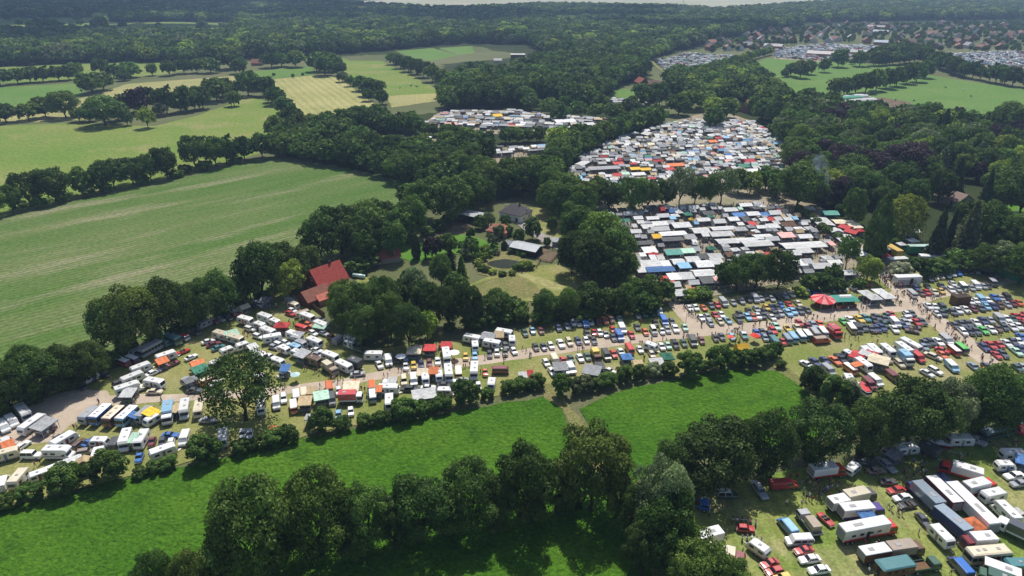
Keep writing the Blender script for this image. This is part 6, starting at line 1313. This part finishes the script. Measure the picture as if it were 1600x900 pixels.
along('on the camp lane', [(250, 626), (430, 613), (545, 600), (640, 585), (740, 570), (800, 560)], 4.5, 36)
along('on lane between cars', [(820, 556), (900, 548), (1000, 536), (1080, 527), (1150, 521)], 4.5, 34)
along('on lane near star tent', [(1120, 521), (1200, 513), (1270, 501), (1340, 488), (1400, 472)], 5, 44)
along('on the lane crossing', [(1385, 440), (1420, 480), (1450, 500)], 8, 34)
along('on lane by right rows', [(1450, 500), (1500, 530), (1545, 565), (1575, 600)], 6.5, 46)
along('on lane to far classics', [(1440, 466), (1500, 454), (1560, 442)], 5, 12)
along('on the path to the market', [(1050, 474), (1080, 490), (1105, 512)], 3.5, 12)
spot('on the lorry meadow', '1112 795 6 3;1100 790 4 2;1160 865 1 .5;1228 792 1 .4;1265 770 16 5;1275 765 8 4;1300 766 8 3;1327 765 1 .3;1360 742 3 1.5;1420 742 7 4;1437 738 4 2;1445 720 5 5;1428 735 5 4;1490 716 3 1.5;1500 720 1 .5;1512 716 1 .5;1582 695 5 2.5;1400 800 4 1.5;1388 795 1 .4;1436 838 1 .3;1355 852 4 2;1355 898 1 .3;1483 898 1 .3;1250 790 1 .3')
spot('in the camp', '78 677 4 2;57 728 2 .8;173 597 1 .4;158 597 1 .4;212 631 2 .6;155 632 2 .5;118 672 2 .5;305 527 2 .6;360 502 2 .7;381 525 3 1;395 520 3 2;430 483 2 1;452 507 2 .6;466 508 5 2;472 502 4 2;505 540 2 .7;478 580 2 .6;500 581 4 1.5;525 598 5 2;564 612 3 1;570 625 3 1.5;610 577 2 .7;625 582 2 .7;545 625 3 1;680 550 4 1.5;711 570 4 1.5;752 585 2 .8')
spot('on the camper van meadow', '1317 527 2 .7;1319 533 1 .4;1326 531 1 .3;1334 531 1 .3;1341 532 1 .3;1330 545 1 .4;1361 542 1 .3;1371 538 1 .3;1362 525 1 .3;1369 525 1 .3;1384 525 1 .3;1405 524 1 .4;1378 583 2 .7;1498 560 1 .3;1463 568 2 .6;1560 524 2 .8;1566 524 1 .4;1526 535 2 .8;1540 485 1 .4;1545 484 1 .4;1510 491 3 1;1484 498 3 1')
spot('beside the upper car row', '1018 535 3 1;975 495 4 1.5;880 500 6 4;905 496 6 4;1000 505 3 1.5;1150 540 5 2;1165 535 4 1.5;1006 564 2 .8;1098 467 4 1.5;1250 460 5 3;1330 455 5 2;1284 478 5 2;1318 482 4 2')
spot('at the market entrance', '1375 432 22 5;1385 440 12 4;1362 440 8 3;1395 448 8 3;1405 450 6 3')
PEOPLE.sort(key=lambda q: depth(q[0]))
def dress(): return pq.choice(SHIRT + SHIRT[:3]), pq.choice(TROU)
for p, a, place, group in PEOPLE[:300]:
    (c1, n1), (c2, n2) = dress(); pose = pq.choice(('walk', 'walk', 'stand', 'stand', 'talk', 'bend') if 'lane' not in place else ('walk', 'walk', 'walk', 'stand', 'talk'))
    o = link('person', PERSONS[pose], loc=(p.x, p.y, GZ)); o.rotation_euler.z = a; s = pq.uniform(.92, 1.06); o.scale = (s, s, s); tint(o, c1, c2)
    thing(o, f'person in {n1} top and {n2} trousers', place, 'person', group)
crowd = [(p, a) for p, a, _, _ in PEOPLE[300:]]
def mill(pts, n, seed):
    q = random.Random(seed); P = [px(u, v) for u, v in pts]; x0, x1, y0, y1 = min(p.x for p in P), max(p.x for p in P), min(p.y for p in P), max(p.y for p in P); k = 0; t = 0
    while k < n and t < n * 8:
        t += 1; p = Vector((q.uniform(x0, x1), q.uniform(y0, y1), 0))
        if inside(p, P) and not blocked(p, .2) and not any(abs(p.x - s[2].x) < s[4] * .45 and abs(p.y - s[2].y) < 1.6 for s in mass): crowd.append((p, q.uniform(0, 6.28))); k += 1
mill([(945, 330), (1200, 318), (1260, 345), (1345, 425), (1300, 440), (1120, 460), (1050, 470), (985, 425), (955, 380)], 900, 1)
mill([(1215, 326), (1236, 324), (1345, 390), (1400, 430), (1380, 445), (1330, 405)], 330, 2)
mill([(870, 290), (945, 232), (1075, 186), (1180, 192), (1245, 238), (1240, 300), (1200, 310), (900, 300)], 900, 3)
mill([(690, 237), (850, 229), (870, 241), (720, 256)], 220, 4)
mill([(665, 198), (700, 178), (940, 190), (930, 205), (720, 204)], 160, 5)
po = [bpy.data.objects.new('visitor_kind', PERSONS[k]) for k in ('walk', 'stand', 'talk', 'bend')]
o = scatter('market_crowd', [(p.x, p.y, GZ) for p, a in crowd], [(0, 0, a) for p, a in crowd], [(1, 1, 1)] * len(crowd), [pq.randrange(4) for _ in crowd], po, col1=[dress()[0][0] for _ in crowd], col2=[dress()[1][0] for _ in crowd])
o['label'] = 'crowd of visitors milling through the market alleys'; o['category'] = 'crowd'
# cattle and horses: deep chest, neck carrying the head, hocks behind, wrists in front
def cow_mesh(graze):
    hz, hx = (.35, 1.45) if graze else (1.5, 1.55)
    J = [(-.5, 0, 1.05), (0, 0, 1.02), (.55, 0, 1.08), (.95, 0, 1.1 if graze else 1.4), (hx - .25, 0, hz + .18), (hx, 0, hz), (-.85, 0, 1.12), (-1.0, 0, .7)]
    Rr = [.36, .40, .34, .2, .15, .09, .14, .03]; E = [(0, 1), (1, 2), (2, 3), (3, 4), (4, 5), (0, 6), (6, 7)]
    for sgn in (-1, 1):
        b = len(J); J += [(-.6, sgn * .22, .85), (-.48, sgn * .22, .62), (-.7, sgn * .22, .36), (-.64, sgn * .22, .04)]; Rr += [.17, .11, .06, .06]; E += [(0, b), (b, b + 1), (b + 1, b + 2), (b + 2, b + 3)]
        b = len(J); J += [(.55, sgn * .2, .75), (.55, sgn * .2, .4), (.55, sgn * .2, .04)]; Rr += [.13, .065, .055]; E += [(2, b), (b, b + 1), (b + 1, b + 2)]
        b = len(J); J += [(hx - .32, sgn * .2, hz + .24)]; Rr += [.04]; E += [(4, b)]
    return skin_mesh('cow', J, E, Rr, 1, None, ('hide',))
CW = {g: cow_mesh(g) for g in (True, False)}
for u, v, c, n, g in ((1477, 138, (.02, .018, .016), 'black', 1), (1505, 142, (.7, .68, .64), 'white', 0), (1428, 159, (.02, .018, .016), 'black', 1), (1517, 152, (.08, .05, .035), 'brown', 1), (1399, 158, (.03, .025, .02), 'dark', 0)):
    p = px(u, v); o = link('cow', CW[bool(g)], loc=(p.x, p.y, GZ)); o.rotation_euler.z = pq.uniform(0, 6.28); tint(o, c); thing(o, n + (' grazing cow' if g else ' standing cow'), 'on the cattle pasture', 'cow', 'grazing cattle')
for u, v, c, n, g in ((625, 139, (.05, .03, .02), 'brown', 1), (642, 136, (.06, .03, .02), 'dark brown', 0), (652, 137, (.03, .02, .02), 'black', 1), (649, 135, (.6, .58, .55), 'pale', 1)):
    p = px(u, v); o = link('horse', CW[bool(g)], loc=(p.x, p.y, GZ)); o.rotation_euler.z = pq.uniform(0, 6.28); o.scale = (1, .85, 1.15); tint(o, c); thing(o, n + (' grazing horse' if g else ' standing horse'), 'on the horse pasture', 'horse', 'horses')

# ------------------------------------------------------------------ smoke of the grill, cloud overhead, haze
def volume_material(name, colr, dens, noise=None, rise=None):
    m = bpy.data.materials.new(name); m.use_nodes = True; n, l = m.node_tree.nodes, m.node_tree.links; out = n['Material Output']; n.remove(n['Principled BSDF'])
    v = n.new('ShaderNodeVolumePrincipled'); v.inputs['Color'].default_value = (*colr, 1); v.inputs['Density'].default_value = dens; v.inputs['Anisotropy'].default_value = .2
    if noise:
        tc = n.new('ShaderNodeTexCoord'); nz = n.new('ShaderNodeTexNoise'); nz.inputs['Scale'].default_value = noise; nz.inputs['Detail'].default_value = 3; l.new(tc.outputs['Object'], nz.inputs['Vector'])
        mr = n.new('ShaderNodeMapRange'); mr.inputs[1].default_value = .45; mr.inputs[2].default_value = .75; mr.inputs[3].default_value = 0; mr.inputs[4].default_value = dens * 2.2; l.new(nz.outputs[0], mr.inputs[0]); l.new(mr.outputs[0], v.inputs['Density'])
    l.new(v.outputs[0], out.inputs['Volume']); MATS[name] = m; return m
volume_material('smoke_volume', (.6, .74, .95), .05, .22)
b = MB(); b.loft([[(dx + r * math.cos(k * .7854), dy + r * math.sin(k * .7854), z) for k in range(8)] for dx, dy, z, r in ((0, 0, 2.8, .6), (.2, .5, 6, 1.6), (-.4, 1.5, 11, 2.8), (-1.2, 2.5, 17, 4.0), (-2, 4, 23, 3.6), (-2.4, 5, 26, 1.5))], 'smoke_volume')
p = px(1279, 334); o = link('smoke', b.mesh('smoke'), loc=(p.x, p.y, 0)); o['kind'] = 'stuff'; o['label'] = 'thin bluish plume of smoke rising above the food stalls'; o['category'] = 'smoke'
cq = random.Random(5); cb = MB()
def puff(c, r):
    n = 10; rings = []
    for i in range(1, n):
        th = math.pi * i / n; rings.append([(c[0] + r * 1.5 * math.sin(th) * math.cos(2 * math.pi * k / 14), c[1] + r * math.sin(th) * math.sin(2 * math.pi * k / 14), c[2] - r * .4 * math.cos(th)) for k in range(14)])
    cb.loft(rings, 'cloud_white')
CLOUD_Z = 900.0; off = CLOUD_Z / math.tan(SUN_EL)
for (u, v, r, n, sp) in ((60, 22, 170, 16, 420), (300, 14, 150, 10, 330), (-200, 60, 150, 8, 260), (620, 18, 90, 5, 220), (180, 60, 60, 4, 160), (520, 34, 110, 9, 330), (800, 30, 110, 9, 330), (1000, 45, 60, 5, 170)):
    c = px(u, v)
    for k in range(n):
        puff((c.x + cq.uniform(-sp, sp) - SHADOW_DIR.x * off, c.y + cq.uniform(-sp * .6, sp * .6) - SHADOW_DIR.y * off, CLOUD_Z + cq.uniform(-30, 60)), r * cq.uniform(.5, 1.0))
o = link('cloud', cb.mesh('cloud', True)); o['kind'] = 'structure'
volume_material('haze_air', (.48, .68, 1.0), .00014)
b = MB(); b.box((0, 2800, 51), (7000, 6800, 104), 'haze_air'); o = link('haze', b.mesh('haze')); o['kind'] = 'stuff'
write_labels()
